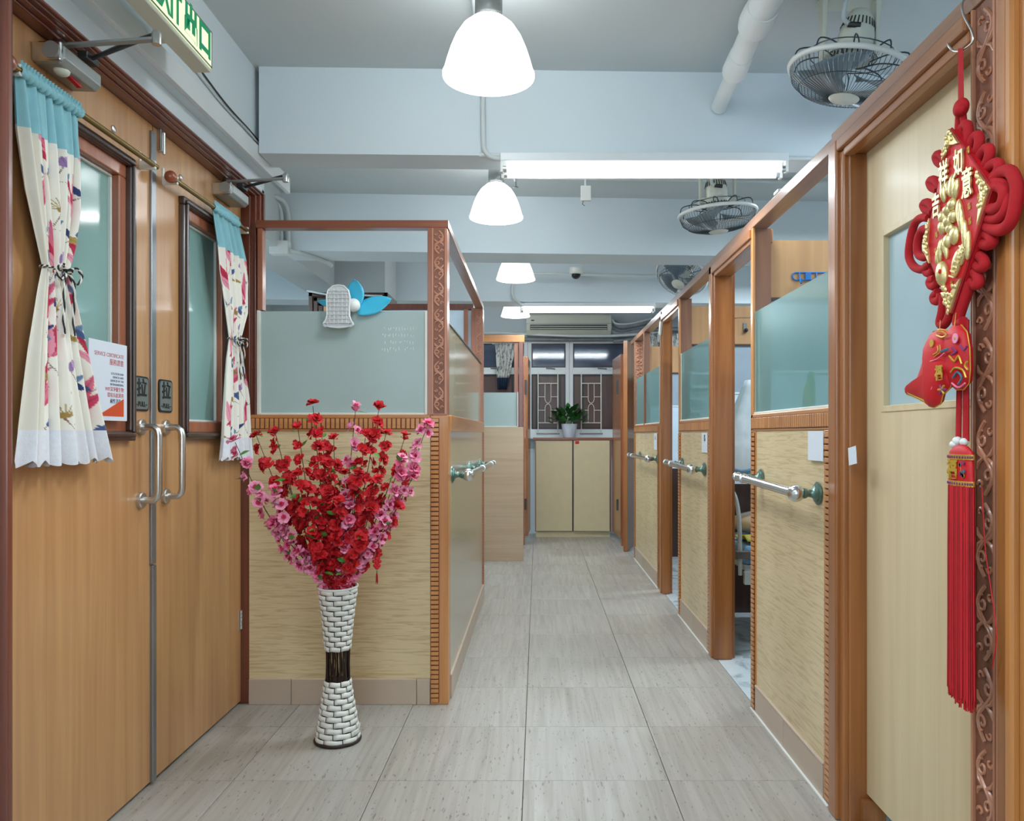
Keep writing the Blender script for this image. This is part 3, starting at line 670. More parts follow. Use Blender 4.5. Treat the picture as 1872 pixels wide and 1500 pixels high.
# nearest door of the right side, closed, recessed
F0 = thing('door_frame', (RX, 2.05, 0), 'orange brown stepped frame around the pale closed door', 'door frame')
MB().box(RX-.016, RX+.03, 2.432, 2.498, 0, 2.10).build('architrave', M['jamb'], F0, bevel=0.006)
MB().box(RX-.004, RX+.03, 2.405, 2.435, 0, 2.06).build('architrave_bead', M['jamb'], F0, bevel=0.006)
MB().box(RX+.012, RX+.10, 2.395, 2.47, 0, 2.045).build('jamb', M['jamb'], F0, bevel=0.004)
MB().box(RX-.016, RX+.03, 1.702, 2.431, 2.062, 2.10).build('head_architrave', M['jamb_y'], F0, bevel=0.006)
MB().box(RX-.004, RX+.03, 1.702, 2.404, 2.038, 2.065).build('head_bead', M['jamb_y'], F0, bevel=0.006)
MB().box(RX+.012, RX+.10, 1.702, 2.47, 2.045, 2.099).build('head', M['jamb_y'], F0, bevel=0.003)
door3 = thing('door_3', (1.0, 2.1, .1), 'pale cream door with a frosted window behind the red hanging ornament', 'door', kind='structure')
X0 = 1.0; wy0, wy1, wz0, wz1 = 1.80, 2.292, 1.255, 1.78
MB().box(X0, X0+.04, 1.58, wy0, .10, 2.045).box(X0, X0+.04, wy1, 2.44, .10, 2.045).box(X0, X0+.04, wy0, wy1, .10, wz0).box(X0, X0+.04, wy0, wy1, wz1, 2.045).build('leaf', M['doorpale'], door3)
MB().box(X0-.003, X0+.03, wy0, wy0+.018, wz0, wz1).box(X0-.003, X0+.03, wy1-.018, wy1, wz0, wz1).box(X0-.003, X0+.03, wy0+.018, wy1-.018, wz0, wz0+.018).box(X0-.003, X0+.03, wy0+.018, wy1-.018, wz1-.018, wz1).build('window_frame', M['doorpale'], door3, bevel=0.0015)
MB().box(X0+.014, X0+.02, wy0+.015, wy1-.015, wz0+.015, wz1-.015).build('glass_pane', M['glassleaf'], door3)
for z in (1.93, 1.63, 1.4, 1.12, .93, .7, .5, .33, .16):
    MB().lathe([(0, 0), (.003, 0), (.003, .001), (0, .001)], (X0-.0005, 2.425, z), 8, (-1, 0, 0)).build('screw_head', M['ink'], door3)
MB().box(X0-.02, X0+.05, 2.375, 2.394, 0, .085).build('floor_block', M['jamb'], F0)
MB().box(X0-.03, X0+.01, 2.340, 2.374, 0, .028).build('floor_bracket', M['steel'], F0, bevel=0.004)
# near carved post, second near frame and its brown door
N = thing('carved_post', (.93, 1.65, 0), 'carved wooden post behind the red hanging ornament', 'post')
MB().box(.945, 1.02, 1.592, 1.70, 0, 2.10).build('post', M['redwood'], N, bevel=0.002)
MB().box(.938, .946, 1.600, 1.694, 0, 2.10).build('carved_strip', M['carvedark'], N)
for yy in (1.594, 1.606, 1.688):
    MB().box(.930, .946, yy, yy+.007, 0, 2.10).build('strip_bead', M['carved'], N, bevel=0.002)
carve(N, .937, 1.650, .02, 2.09, .066, face='x', per=.16)
F3 = thing('door_frame', (.93, 1.5, 0), 'wide orange wood architrave at the far right with a steel hinge', 'door frame')
MB().box(.925, .96, 1.558, 1.590, 0, 2.10).build('architrave', M['jamb'], F3, bevel=0.004)
MB().box(.920, .97, 1.532, 1.556, 0, 2.075).build('architrave_bead', M['orange'], F3, bevel=0.006)
MB().box(.935, 1.02, 1.49, 1.532, 0, 2.065).build('jamb', M['orange'], F3, bevel=0.004)
MB().box(.925, .96, .9, 1.59, 2.085, 2.14).build('head_architrave', M['jamb_y'], F3, bevel=0.004)
MB().box(.920, 1.0, .9, 1.556, 2.06, 2.087).build('head_bead', M['jamb_y'], F3, bevel=0.004)
door5 = thing('door_5', (.985, 1.1, 0), 'brown door at the right edge with a square steel hinge', 'door', kind='structure')
MB().box(.975, 1.015, .72, 1.488, .01, 2.055).build('leaf', M['jamb'], door5)
h5 = MB().box(.971, .976, 1.40, 1.478, 1.765, 1.86).build('hinge', M['closer'], door5, bevel=0.001)
for y, z in ((1.418, 1.785), (1.46, 1.785), (1.44, 1.813), (1.418, 1.84), (1.46, 1.84)):
    MB().lathe([(0, 0), (.005, 0), (.004, .001), (0, .001)], (.971, y, z), 10, (-1, 0, 0)).build('screw', M['closerdark'], h5)
MB().box(RX, RX+.06, -2.6, .72, 0, 2.10).build('wall_near_right', M['divider'])
struct(bpy.data.objects['wall_near_right'], 'brown board partition beside the camera', 'wall')
# ---- far open doors
def open_leaf(n, p0, p1, th, z0, z1, label, mat='jamb'):
    T = thing('door_%d' % n, (p0[0], p0[1], z0), label, 'door', kind='structure')
    a, b = Vector((*p0, 0)), Vector((*p1, 0)); d = (b-a).normalized(); nn = Vector((-d.y, d.x, 0))*th
    MB().loft([(a.x, a.y, z0), (b.x, b.y, z0), (b.x+nn.x, b.y+nn.y, z0), (a.x+nn.x, a.y+nn.y, z0)], [(a.x, a.y, z1), (b.x, b.y, z1), (b.x+nn.x, b.y+nn.y, z1), (a.x+nn.x, a.y+nn.y, z1)]).build('leaf', M[mat], T, bevel=0.002)
    return T
g4 = open_leaf(4, (.911, 8.0), (1.05, 8.55), .042, .005, 2.146, 'tall brown door leaf standing open at the end of the right side', 'jamb')
MB().tube([(.935, 8.08, 1.12), (.90, 8.10, 1.12), (.895, 8.18, 1.125)], .006, 8).build('handle', M['steel'], g4, smooth=True)
g6 = open_leaf(6, (.862, 9.08), (.885, 8.42), .03, .08, 2.05, 'narrow glossy brown door beside the cupboard, right side', 'jamb')
MB().box(.84, .862, 8.40, 8.42, 1.62, 1.78).build('hinge', M['closerdark'], g6)
MB().box(.84, .862, 8.40, 8.42, .38, .50).build('hinge', M['closerdark'], g6)
g7 = open_leaf(7, (-.105, 8.5), (-.085, 9.1), .03, .10, 2.03, 'narrow glossy brown door beside the cupboard, left side', 'jamb')
MB().box(-.14, -.118, 8.485, 8.5, 1.62, 1.78).build('hinge', M['closerdark'], g7)
MB().box(-.14, -.118, 8.485, 8.5, .38, .50).build('hinge', M['closerdark'], g7)
struct(MB().box(.895, .96, 8.42, 8.50, 0, 2.05).build('trim_3', M['redwood'], bevel=0.003), 'brown door post behind the tall open door', 'post')
struct(MB().box(-.2, -.14, 8.5, 8.56, 0, 2.03).build('trim_4', M['redwood'], bevel=0.003), 'brown door post behind the small far cubicle', 'post')
# ---- dividers between the right-hand rooms
for y, lb in ((3.48, 'divider board with the blue hook rack behind the nearest teal glass'), (5.27, 'divider board with a round knob seen through the first open doorway'), (7.68, 'last divider board of the right-hand rooms, before the window')):
    T = thing('room_divider', (2.3, y, 0), lb, 'partition')
    MB().box(RX+.075, 3.5, y, y+.04, 1.79, 2.048).build('upper_board', M['divider'], T)
    MB().box(RX+.075, 3.5, y+.01, y+.03, 1.47, 1.785).build('blue_band', M['wallblue'], T)
    MB().box(RX+.075, 3.5, y+.005, y+.035, 0.86, 1.465).build('lower_board', M['wallwhite'], T)
    MB().box(RX+.075, 3.5, y+.006, y+.034, 0.0, 0.86).build('kick_board', M['espresso'], T)  # dark brown lower part; its colour also stands for the darkness under the bed
    MB().box(RX+.075, 3.5, y-.002, y+.042, 1.782, 1.795).build('dark_strip', M['espresso'], T)
    MB().box(RX+.075, 3.5, y+.0, y+.040, 1.462, 1.472).build('white_strip', M['white'], T)
T = thing('room_divider', (2.3, 2.44, 0), 'divider board behind the pale closed door', 'partition')
MB().box(RX+.12, 3.5, 2.47, 2.50, 0, 2.048).build('board', M['wallwhite'], T)
# ================================================================ lights and ceiling fittings
for i, (x, y) in enumerate(TUBES):
    T = thing('fluorescent_light', (x, y, 2.39), ['nearest twin-tube fluorescent batten under the first beam', 'far twin-tube fluorescent batten above the air conditioner'][i], 'ceiling light')
    MB().box(x-.613, x+.613, y-.055, y+.055, 2.352, 2.388).build('housing', M['ptrim'], T, bevel=0.003)
    for dy in (-.04, .04):
        t = MB().tube([(x-.585, y+dy, 2.322), (x+.585, y+dy, 2.322)], .0135, 16).build('tube', M['tubeglow'], T, smooth=True)
        for s in (-1, 1):
            MB().tube([(x+s*.585, y+dy, 2.322), (x+s*.600, y+dy, 2.322)], .0138, 14).build('tube_cap', M['steel'], t)
            MB().box(x+s*.606-.006, x+s*.606+.006, y+dy-.014, y+dy+.014, 2.305, 2.353).build('lamp_holder', M['white'], T, bevel=0.002)
LBL = ['nearest bright pendant lamp with a white dome shade', 'second pendant lamp, hanging by the left end of the near fluorescent light', 'third pendant lamp, half hidden behind the second beam', 'farthest pendant lamp, beside the far fluorescent light']
for i, (x, y, z) in enumerate(PEND):
    T = thing('pendant_lamp', (x, y, CEIL), LBL[i], 'pendant lamp', 'pendant lamps over the corridor')
    prof = [(.150, 0), (.1505, .008), (.146, .016), (.138, .045), (.125, .085), (.108, .125), (.085, .16), (.055, .185), (.03, .195)]
    MB().lathe([(r-.004, h) for r, h in prof[::-1]]+[(.150, 0)]+prof[1:], (x, y, z), 40, cap=False).build('lamp_shade', M['glow'], T, smooth=True)
    MB().ell((x, y, z+.07), (.045, .045, .06), 16, 10).build('bulb', M['glow'], T, smooth=True)
    MB().lathe([(.03, .19), (.045, .205), (.045, .27), (.03, .285), (0, .285)], (x, y, z), 20).build('cap', M['grey'], T, smooth=True)
    MB().tube([(x, y, z+.28), (x, y, CEIL)], .008, 8).build('stem', M['conduit'], T, smooth=True)
    MB().lathe([(.035, -.03), (.045, -.02), (.045, 0), (0, 0)], (x, y, CEIL), 20).build('canopy', M['conduit'], T, smooth=True)
T = thing('sprinkler', (-.21, 2.5, CEIL), 'small sprinkler head with a red bulb beside the nearest pendant lamp', 'sprinkler')
MB().tube([(-.205, 2.48, CEIL), (-.205, 2.48, 2.62)], .008, 8).build('drop_pipe', M['conduit'], T)
MB().tube([(-.205, 2.48, 2.62), (-.205, 2.48, 2.595)], .004, 8).build('glass_bulb', M['redflat'], T)
MB().lathe([(0, 0), (.016, 0), (.016, .003), (0, .003)], (-.205, 2.48, 2.59), 14).build('deflector', M['steel'], T)
T = thing('sprinkler', (-.11, 4.3, CEIL), 'small sprinkler head just right of the second pendant lamp', 'sprinkler')
MB().tube([(-.12, 4.3, CEIL), (-.12, 4.3, 2.57)], .009, 8).build('drop_pipe', M['conduit'], T)
MB().lathe([(0, 0), (.014, 0), (.014, .003), (0, .003)], (-.12, 4.3, 2.535), 14).tube([(-.12, 4.3, 2.57), (-.12, 4.3, 2.535)], .003, 6).build('deflector', M['closerdark'], T)
def cable(name, pts, r, mat, label, cat='conduit', n=8, smooth=True):
    o = MB().tube(pts, r, n).build(name, M[mat], None, smooth=smooth); return tag(o, label, cat)
def bez(pts, n=8):
    """smooth path through points (Catmull-Rom)"""
    P_ = [Vector(p) for p in pts]; P_ = [P_[0]*2-P_[1]]+P_+[P_[-1]*2-P_[-2]]; out = []
    for i in range(1, len(P_)-2):
        for k in range(n):
            t = k/n; a, b, c, d = P_[i-1:i+3]
            out.append(.5*((2*b)+(c-a)*t+(2*a-5*b+4*c-d)*t*t+(3*b-a-3*c+d)*t**3))
    out.append(P_[-2]); return out
cable('conduit', bez([(-.235, 3.37, 2.70), (-.232, 3.365, 2.46), (-.225, 3.36, 2.40), (-.19, 3.37, 2.372), (-.12, 3.38, 2.37)]), .011, 'conduit', 'white conduit bending down the first beam to the near fluorescent light')
cable('conduit', [(-.22, 1.2, 2.745), (-.235, 3.36, 2.745)], .009, 'conduit', 'white conduit on the ceiling behind the nearest pendant lamp')
cable('conduit', [(-.25, 3.372, 2.385), (1.3, 3.42, 2.385)], .011, 'conduit', 'level white conduit along the edge of the first beam')
cable('conduit', [(-.05, 4.75, 2.74), (1.9, 4.85, 2.74)], .012, 'conduit', 'level white conduit on the ceiling behind the near fluorescent light')
cable('conduit', [(-.05, 6.9, 2.60), (1.6, 7.1, 2.61)], .013, 'conduit', 'level white conduit carrying the dome camera')
cable('conduit', bez([(-.2, 7.0, 2.60), (-.225, 7.0, 2.5), (-.22, 7.02, 2.42), (-.17, 7.1, 2.375), (-.13, 7.15, 2.372)]), .013, 'conduit', 'white conduit bending down the third beam to the far fluorescent light')
T = thing('junction_box', (.283, 4.76, 2.72), 'small white electrical box with a hook hanging from the ceiling conduit', 'electrical box')
MB().box(.26, .322, 4.745, 4.775, 2.60, 2.69).build('box', M['white'], T, bevel=0.003)
MB().tube([(.275, 4.76, 2.6), (.27, 4.76, 2.58), (.285, 4.76, 2.57)], .002, 6).build('hook', M['closerdark'], T)
MB().tube([(.29, 4.76, 2.69), (.29, 4.77, 2.735)], .008, 8).build('stem', M['conduit'], T)
# big drain pipe with sleeves
T = thing('drain_pipe', (.78, 2.9, 2.6), 'thick white painted drain pipe running along the ceiling into the first beam', 'pipe')
a = P(1314, 196, Y=3.41); b = Vector((a.x+.005, 2.85, a.z+.075)); c = Vector((a.x+.0, 0.6, a.z+.13))
def lerp(p, q, t): return p+(q-p)*t
MB().tube([a, lerp(a, b, .55)], .032, 20).build('narrow_length', M['pipe'], T, smooth=True)
MB().tube([lerp(a, b, .45), lerp(a, b, .48), lerp(a, b, .60), lerp(a, b, .66)], [.0475, .0495, .0475, .0465], 20).build('sleeve', M['pipe'], T, smooth=True)
MB().tube([lerp(a, b, .6), lerp(a, b, 1.02)], .043, 20).build('middle_length', M['pipe'], T, smooth=True)
MB().tube([lerp(a, b, .95), lerp(a, b, 1.0), lerp(b, c, .02), lerp(b, c, .045)], [.058, .062, .062, .057], 20).build('sleeve', M['pipe'], T, smooth=True)
MB().tube([b, lerp(b, c, .5), c], .052, 20).build('wide_length', M['pipe'], T, smooth=True)
MB().tube([lerp(b, c, .20), lerp(b, c, .21), lerp(b, c, .26), lerp(b, c, .27)], [.056, .062, .062, .056], 20).build('sleeve', M['pipe'], T, smooth=True)
# dome camera
T = thing('dome_camera', (.335, 6.96, 2.60), 'white dome security camera under the ceiling conduit', 'camera')
MB().lathe([(0, 0), (.06, 0), (.064, -.012), (.064, -.05), (.058, -.058), (0, -.058)], (.337, 6.95, 2.66), 28).build('housing', M['white'], T, smooth=False, bevel=0.002)
MB().ell((.337, 6.95, 2.602), (.042, .042, .042), 20, 12).build('dome', M['black'], T, smooth=True)
# ---- wires on the bulkhead above the double doors
cable('wire', bez([(-1.207, 2.2, 2.52), (-1.207, 2.6, 2.49), (-1.207, 3.0, 2.455), (-1.205, 3.3, 2.45), (-1.202, 3.6, 2.432)], 6), .004, 'conduit', 'thin white wire sagging along the bulkhead trunking', 'wire')
cable('wire', bez([(-1.208, 2.45, 2.54), (-1.208, 2.75, 2.505), (-1.207, 3.05, 2.47), (-1.204, 3.35, 2.46), (-1.2, 3.6, 2.43)], 6), .003, 'closerdark', 'thin dark wire loose along the bulkhead trunking', 'wire')
# conduits behind the cubicle
for k, (x, lb) in enumerate(((-1.70, 'first'), (-1.655, 'second'), (-1.61, 'third'))):
    cable('conduit', bez([(x-.07, 4.98, 2.70), (x-.02, 5.05, 2.685), (x, 5.085, 2.62), (x, 5.09, 2.5), (x, 5.09, 2.43)], 5), .014, 'conduit', lb+' from the left of three conduits dropping behind the cubicle rail')
T = thing('junction_box', (-1.64, 5.05, 2.38), 'square white junction box below the three conduits over the left cubicle', 'electrical box')
MB().box(-1.715, -1.595, 5.03, 5.10, 2.345, 2.43).build('box', M['white'], T, bevel=0.004)
cable('conduit', bez([(-1.60, 5.06, 2.37), (-1.52, 5.2, 2.375), (-1.45, 5.4, 2.37), (-1.43, 5.46, 2.36)], 5), .016, 'conduit', 'short conduit leaving the junction box along the beam')
# ---- exit sign
E = thing('exit_sign', (-1.08, 2.3, 2.36), 'green and white lit exit sign above the double doors', 'exit sign')
MB().box(-1.106, -1.05, 2.05, 2.535, 2.352, 2.485).build('housing', M['cream_pl'], E, bevel=0.003)
MB().box(-1.051, -1.046, 2.13, 2.53, 2.364, 2.48).build('lit_face', M['exitglow'], E)
MB().box(-1.047, -1.0445, 2.13, 2.53, 2.364, 2.368).box(-1.047, -1.0445, 2.526, 2.53, 2.364, 2.48).box(-1.047, -1.0445, 2.13, 2.53, 2.476, 2.48).build('face_border', M['signgrey'], E)
MB().tube([(-1.10, 2.12, 2.42), (-1.212, 2.12, 2.42)], .01, 8).tube([(-1.10, 2.46, 2.42), (-1.212, 2.46, 2.42)], .01, 8).build('wall_arm', M['cream_pl'], E)
text('EXIT', .118, M['green'], 'lettering', E, (-1.0445, 2.225, 2.420), (0, .72, 0), (0, 0, 1.08), bold=0.003)
text('出口', .108, M['green'], 'lettering', E, (-1.0445, 2.425, 2.424), (0, .92, 0), (0, 0, 1), bold=0.004)
# ---- air conditioner, pipes
T = thing('air_conditioner', (.37, 9.4, 2.12), 'white split air conditioner on the back wall above the window', 'air conditioner')
MB().prism([(9.5, 2.615), (9.32, 2.615), (9.295, 2.60), (9.29, 2.50), (9.30, 2.42), (9.35, 2.368), (9.5, 2.368)], 'x', -.135, .87).build('body', M['cream_pl'], T, bevel=0.006)
MB().box(-.09, .82, 9.286, 9.300, 2.425, 2.485).build('outlet', M['black'], T)
for z in (2.437, 2.463):
    MB().obb((.365, 9.282, z), (.45, 0, 0), (0, .008, 0), (0, .004, .006)).build('louvre', M['cream_pl'], T)
MB().box(-.135, .87, 9.285, 9.292, 2.497, 2.501).build('seam', M['grey'], T)
MB().ell((-.06, 9.29, 2.535), (.022, .006, .008), 12, 6).build('badge', M['closerdark'], T)
for k, (pts, r, m_, lb) in enumerate((
    ([(-1.6, 9.42, 2.41), (-.6, 9.4, 2.405), (0, 9.35, 2.375), (.5, 9.28, 2.35), (1.0, 9.30, 2.36), (1.5, 9.33, 2.41)], .016, 'ptrim', 'thick white cable sweeping below the air conditioner'),
    ([(-1.6, 9.43, 2.345), (-.2, 9.42, 2.33), (.5, 9.41, 2.325), (1.3, 9.42, 2.33), (2.9, 9.42, 2.33)], .022, 'pipegrey', 'grey pipe along the head of the window'),
    ([(.9, 9.36, 2.52), (1.0, 9.34, 2.47), (1.2, 9.32, 2.50), (1.6, 9.35, 2.58)], .035, 'pipegrey', 'grey insulated pipe curving right of the air conditioner'),
    ([(.86, 9.36, 2.42), (1.0, 9.34, 2.38), (1.25, 9.32, 2.42), (1.9, 9.35, 2.44)], .03, 'pipegrey', 'lower grey insulated pipe right of the air conditioner'),
    ([(.88, 9.34, 2.56), (.93, 9.31, 2.5), (1.1, 9.3, 2.5), (1.35, 9.3, 2.56)], .012, 'ptrim', 'thin white hose looping right of the air conditioner'),
    ([(.9, 9.38, 2.30), (1.2, 9.35, 2.33), (1.6, 9.35, 2.36), (2.4, 9.36, 2.36)], .02, 'pipegrey', 'lowest grey pipe beside the air conditioner'))):
    cable('pipe', bez(pts, 6), r, m_, lb, 'pipe')
# ---- cupboard and plant
CB = thing('cupboard', (.41, 9.3, 0), 'beige two-door cupboard at the end of the corridor', 'cupboard')
MB().box(-.03, .848, 9.14, 9.37, .07, 1.13).build('body', M['espresso'], CB)
MB().box(-.02, .838, 9.15, 9.37, 0, .07).build('plinth', M['cupboard'], CB)
MB().box(-.055, .865, 9.10, 9.375, 1.128, 1.155).build('top', M['redwood_x'], CB, bevel=0.003)
MB().box(-.02, .398, 9.12, 9.14, .075, 1.122).build('door', M['cupboard'], CB, bevel=0.002)
dr = MB().obb((.624, 9.118, .5985), (.207, -.006, 0), (0, .010, 0), (0, 0, .5235)).build('door', M['cupboard'], CB, bevel=0.002)
MB().box(.432, .478, 9.106, 9.110, 1.085, 1.115).build('red_label', M['redflat'], dr)
MB().box(-.03, -.022, 9.11, 9.14, .07, 1.13).box(.84, .848, 9.11, 9.14, .07, 1.13).build('edge_strip', M['redwood'], CB)
PT = thing('potted_plant', (.37, 9.25, 1.155), 'leafy green plant in a white pot on the cupboard', 'plant')
MB().lathe([(0, 0), (.062, 0), (.07, .02), (.085, .10), (.094, .16), (.088, .16), (.08, .12), (0, .12)], (.37, 9.24, 1.155), 26).build('pot', M['wallwhite'], PT, smooth=True)
rn = random.Random(11)
lm = MB(); s_ = .05
pts_ = [(0, 0, 0), (.3, .15, .03), (.34, .45, .05), (.2, .8, .02), (0, 1.15, -.06), (-.2, .8, .02), (-.34, .45, .05), (-.3, .15, .03)]
pt0 = Vector((.37, 9.25, 1.155)); vv = [lm.b.verts.new(Vector(p)*s_+pt0) for p in pts_]; mid = lm.b.verts.new(Vector((0, .5, -.02))*s_+pt0)
for i in range(8): lm.b.faces.new((vv[i], vv[(i+1) % 8], mid))
leaf0 = lm.build('leaf', M['leafdark'], PT, smooth=True)
for i in range(130):
    l = leaf0 if i == 0 else leaf0.copy()
    if i: C.objects.link(l)
    a = rn.uniform(0, 2*PI); el = rn.uniform(-.25, 1.3); R_ = rn.uniform(.08, .19)
    l.location = Vector((R_*1.15*math.cos(a)*math.cos(el), R_*.7*math.sin(a)*math.cos(el)-.01, .20+R_*.8*math.sin(el)))
    sc_ = rn.uniform(1.1, 1.9); l.scale = (sc_,)*3
    l.rotation_euler = (rn.uniform(.1, 1.1), rn.uniform(-.5, .5), a-PI/2+rn.uniform(-.5, .5))
sm = MB()
for i in range(16):
    a = rn.uniform(0, 2*PI)
    sm.tube(bez([(.37, 9.24, 1.27), (.37+.05*math.cos(a), 9.24+.04*math.sin(a), 1.36), (.37+.15*math.cos(a), 9.24+.09*math.sin(a), 1.39+rn.uniform(-.05, .05))], 4), .002, 5)
sm.build('stem', M['leaf'], PT, kind='stuff')
# white window grilles
for x0, lb in ((.005, 'left of the potted plant'), (.52, 'right of the potted plant')):
    x1 = x0+.235; G = thing('window_grille', ((x0+x1)/2, 9.43, 1.19), 'white metal grille with curved bars in the window, '+lb, 'window grille')
    m = MB(); yy = 9.40
    for x in (x0, x1): m.tube([(x, yy, 1.205), (x, yy, 1.93)], .007, 8)
    for z in (1.33, 1.80): m.tube([(x0, yy, z), (x1, yy, z)], .006, 8)
    m.build('bar', M['putty'], G); xm = (x0+x1)/2; c_ = MB()
    for s in (-1, 1):
        c_.tube([(xm+s*.035, yy, 1.80), (xm+s*.035, yy, 1.62)]+[(xm+s*.035*math.cos(t*PI/12), yy, 1.62-.055*math.sin(t*PI/12)) for t in range(1, 7)], .004, 6)
        c_.tube([(xm+s*.035, yy, 1.33), (xm+s*.035, yy, 1.50)]+[(xm+s*.035*math.cos(t*PI/12), yy, 1.50+.055*math.sin(t*PI/12)) for t in range(1, 7)], .004, 6)
        for z in (1.48, 1.64): c_.tube([(xm+s*.035, yy, z), (xm+s*(x1-x0)/2, yy, z)], .004, 6)
    c_.build('curved_bar', M['putty'], G)
    MB().tube([(x0-.02, yy, 1.2), (x1+.02, yy, 1.2)], .008, 8).build('foot', M['grey'], G)
# ---- grab rails right side
grab_rail('grab_rail', RX, -1, 2.63, [2.63, 3.30], 3.40, .994, 'chrome grab rail on the nearest right-hand panel', zf=.015)
grab_rail('grab_rail', RX, -1, 4.42, [4.42, 5.10], 5.30, .995, 'chrome grab rail on the middle right-hand panel', zf=.01)
grab_rail('grab_rail', RX, -1, 6.15, [6.15, 7.2], 7.45, 1.0, 'chrome grab rail on the farthest right-hand panel')
# ---- orbit fans
def fan(loc, tilt, label, tiltax=(1, 0, 0)):
    F = thing('ceiling_fan', (0, 0, 0), label, 'fan', 'caged orbit fans over the right rooms')
    q = Quaternion(Vector(tiltax).normalized(), tilt)
    r0 = .205
    def rot(o): o.rotation_mode = 'QUATERNION'; o.rotation_quaternion = q; return o
    top = CEIL-loc[2]
    MB().box(-.10, .10, -.06, .06, top-.025, top).build('mounting_plate', M['cream_pl'], F, bevel=0.004)
    for s in (-1, 1):
        y = MB(); y.loft([(s*.085, -.028, top-.02), (s*.105, -.028, top-.02), (s*.105, .028, top-.02), (s*.085, .028, top-.02)], [(s*.088, -.014, .045), (s*.098, -.014, .045), (s*.098, .014, .045), (s*.088, .014, .045)])
        y.build('yoke_arm', M['cream_pl'], F, bevel=0.003)
    cg = MB(); n = 72
    for k in range(n):
        a = 2*PI*k/n; ca, sa = math.cos(a), math.sin(a)
        cg.tube([(r*ca, r*sa, z) for r, z in ((.205, -.01), (.192, -.046), (.155, -.074), (.100, -.090), (.05, -.098))], .0011, 4)
    for r, z in ((.165, -.068),):
        cg.tube([(r*math.cos(2*PI*k/36), r*math.sin(2*PI*k/36), z) for k in range(36)], .0016, 4, closed=True)
    rot(cg.build('front_cage', M['fansteel'], F, kind='stuff'))
    rot(MB().tube([(.207*math.cos(2*PI*k/48), .207*math.sin(2*PI*k/48), 0) for k in range(48)], .010, 8, closed=True, flat=1.0).build('rim_band', M['white'], F, smooth=True))
    rot(MB().lathe([(0, -.104), (.050, -.102), (.055, -.096), (.050, -.092), (0, -.092)], (0, 0, 0), 24).build('hub_badge', M['cream_pl'], F, smooth=True))
    bc = MB()
    for k in range(10):
        a = 2*PI*k/10; b_ = a+2*PI/20
        bc.tube(bez([(.205*math.cos(a), .205*math.sin(a), .0), (.19*math.cos(a), .19*math.sin(a), .045), (.12*math.cos(a+.12), .12*math.sin(a+.12), .052), (.06*math.cos(a+.2), .06*math.sin(a+.2), .03)], 4), .0028, 5)
    for r, z in ((.15, .052), (.085, .045)):
        bc.tube([(r*math.cos(2*PI*k/36), r*math.sin(2*PI*k/36), z) for k in range(36)], .0022, 5, closed=True)
    rot(bc.build('rear_cage', M['fansteel'], F, kind='stuff'))
    for k in range(3):
        a0 = 2*PI*k/3; m = MB()
        def f(u, v):
            r = .03+.15*v; a = a0+(u-.5)*(1.5-.35*v); return (r*math.cos(a), r*math.sin(a), -.02+(u-.5)*.045)
        m.grid(f, 6, 5); rot(m.build('blade', M['blade'], F, smooth=True, solid=.003))
    mo = rot(MB().lathe([(0, .035), (.062, .035), (.072, .05), (.072, .075), (.060, .085), (.062, .12), (.052, .17), (.035, .205), (0, .215)], (0, 0, 0), 26).build('motor_housing', M['cream_pl'], F, smooth=True))
    v_ = MB()
    for k in range(26):
        a = 2*PI*k/26
        v_.obb((.0725*math.cos(a), .0725*math.sin(a), .045), (.001*math.cos(a), .001*math.sin(a), 0), (-.003*math.sin(a), .003*math.cos(a), 0), (0, 0, .010))
        v_.obb((.0555*math.cos(a), .0555*math.sin(a), .158), (.001*math.cos(a), .001*math.sin(a), .0), (-.0025*math.sin(a), .0025*math.cos(a), 0), (.004*math.cos(a)*-1, .004*math.sin(a)*-1, .014))
    v_.build('vent_slot', M['closerdark'], mo, kind='stuff')
    MB().box(-.105, .105, -.02, .02, .05, .085).build('cradle', M['cream_pl'], F, bevel=0.006)
    MB().lathe([(0, 0), (.012, 0), (.012, .006), (0, .006)], (.045, -.0205, .067), 14, (0, -1, 0)).build('pivot_screw', M['grey'], F)
    MB().tube(bez([(-.02, -.05, top-.03), (-.045, -.085, .2), (-.05, -.075, .15), (-.02, -.06, .135)], 6), .008, 8).build('cord', M['conduit'], F, smooth=True)
    MB().tube([(-.03, -.062, .135), (.012, -.066, .13)], .010, 8).build('cord_clamp', M['black'], F)
    F.location = loc; ROOT[F.name] = Vector(loc)
    return F
fan((1.115, 2.82, 2.49), .19, 'nearest caged fan above the pale door, tilted down to one side', (.42, .9, 0))
fan((.985, 4.32, 2.40), .07, 'second caged fan, hanging nearly level over the first open doorway', (.25, -1, 0))
fan((1.16, 6.35, 2.47), .62, 'farthest caged fan, turned steeply beyond the second beam', (-.75, .66, 0))
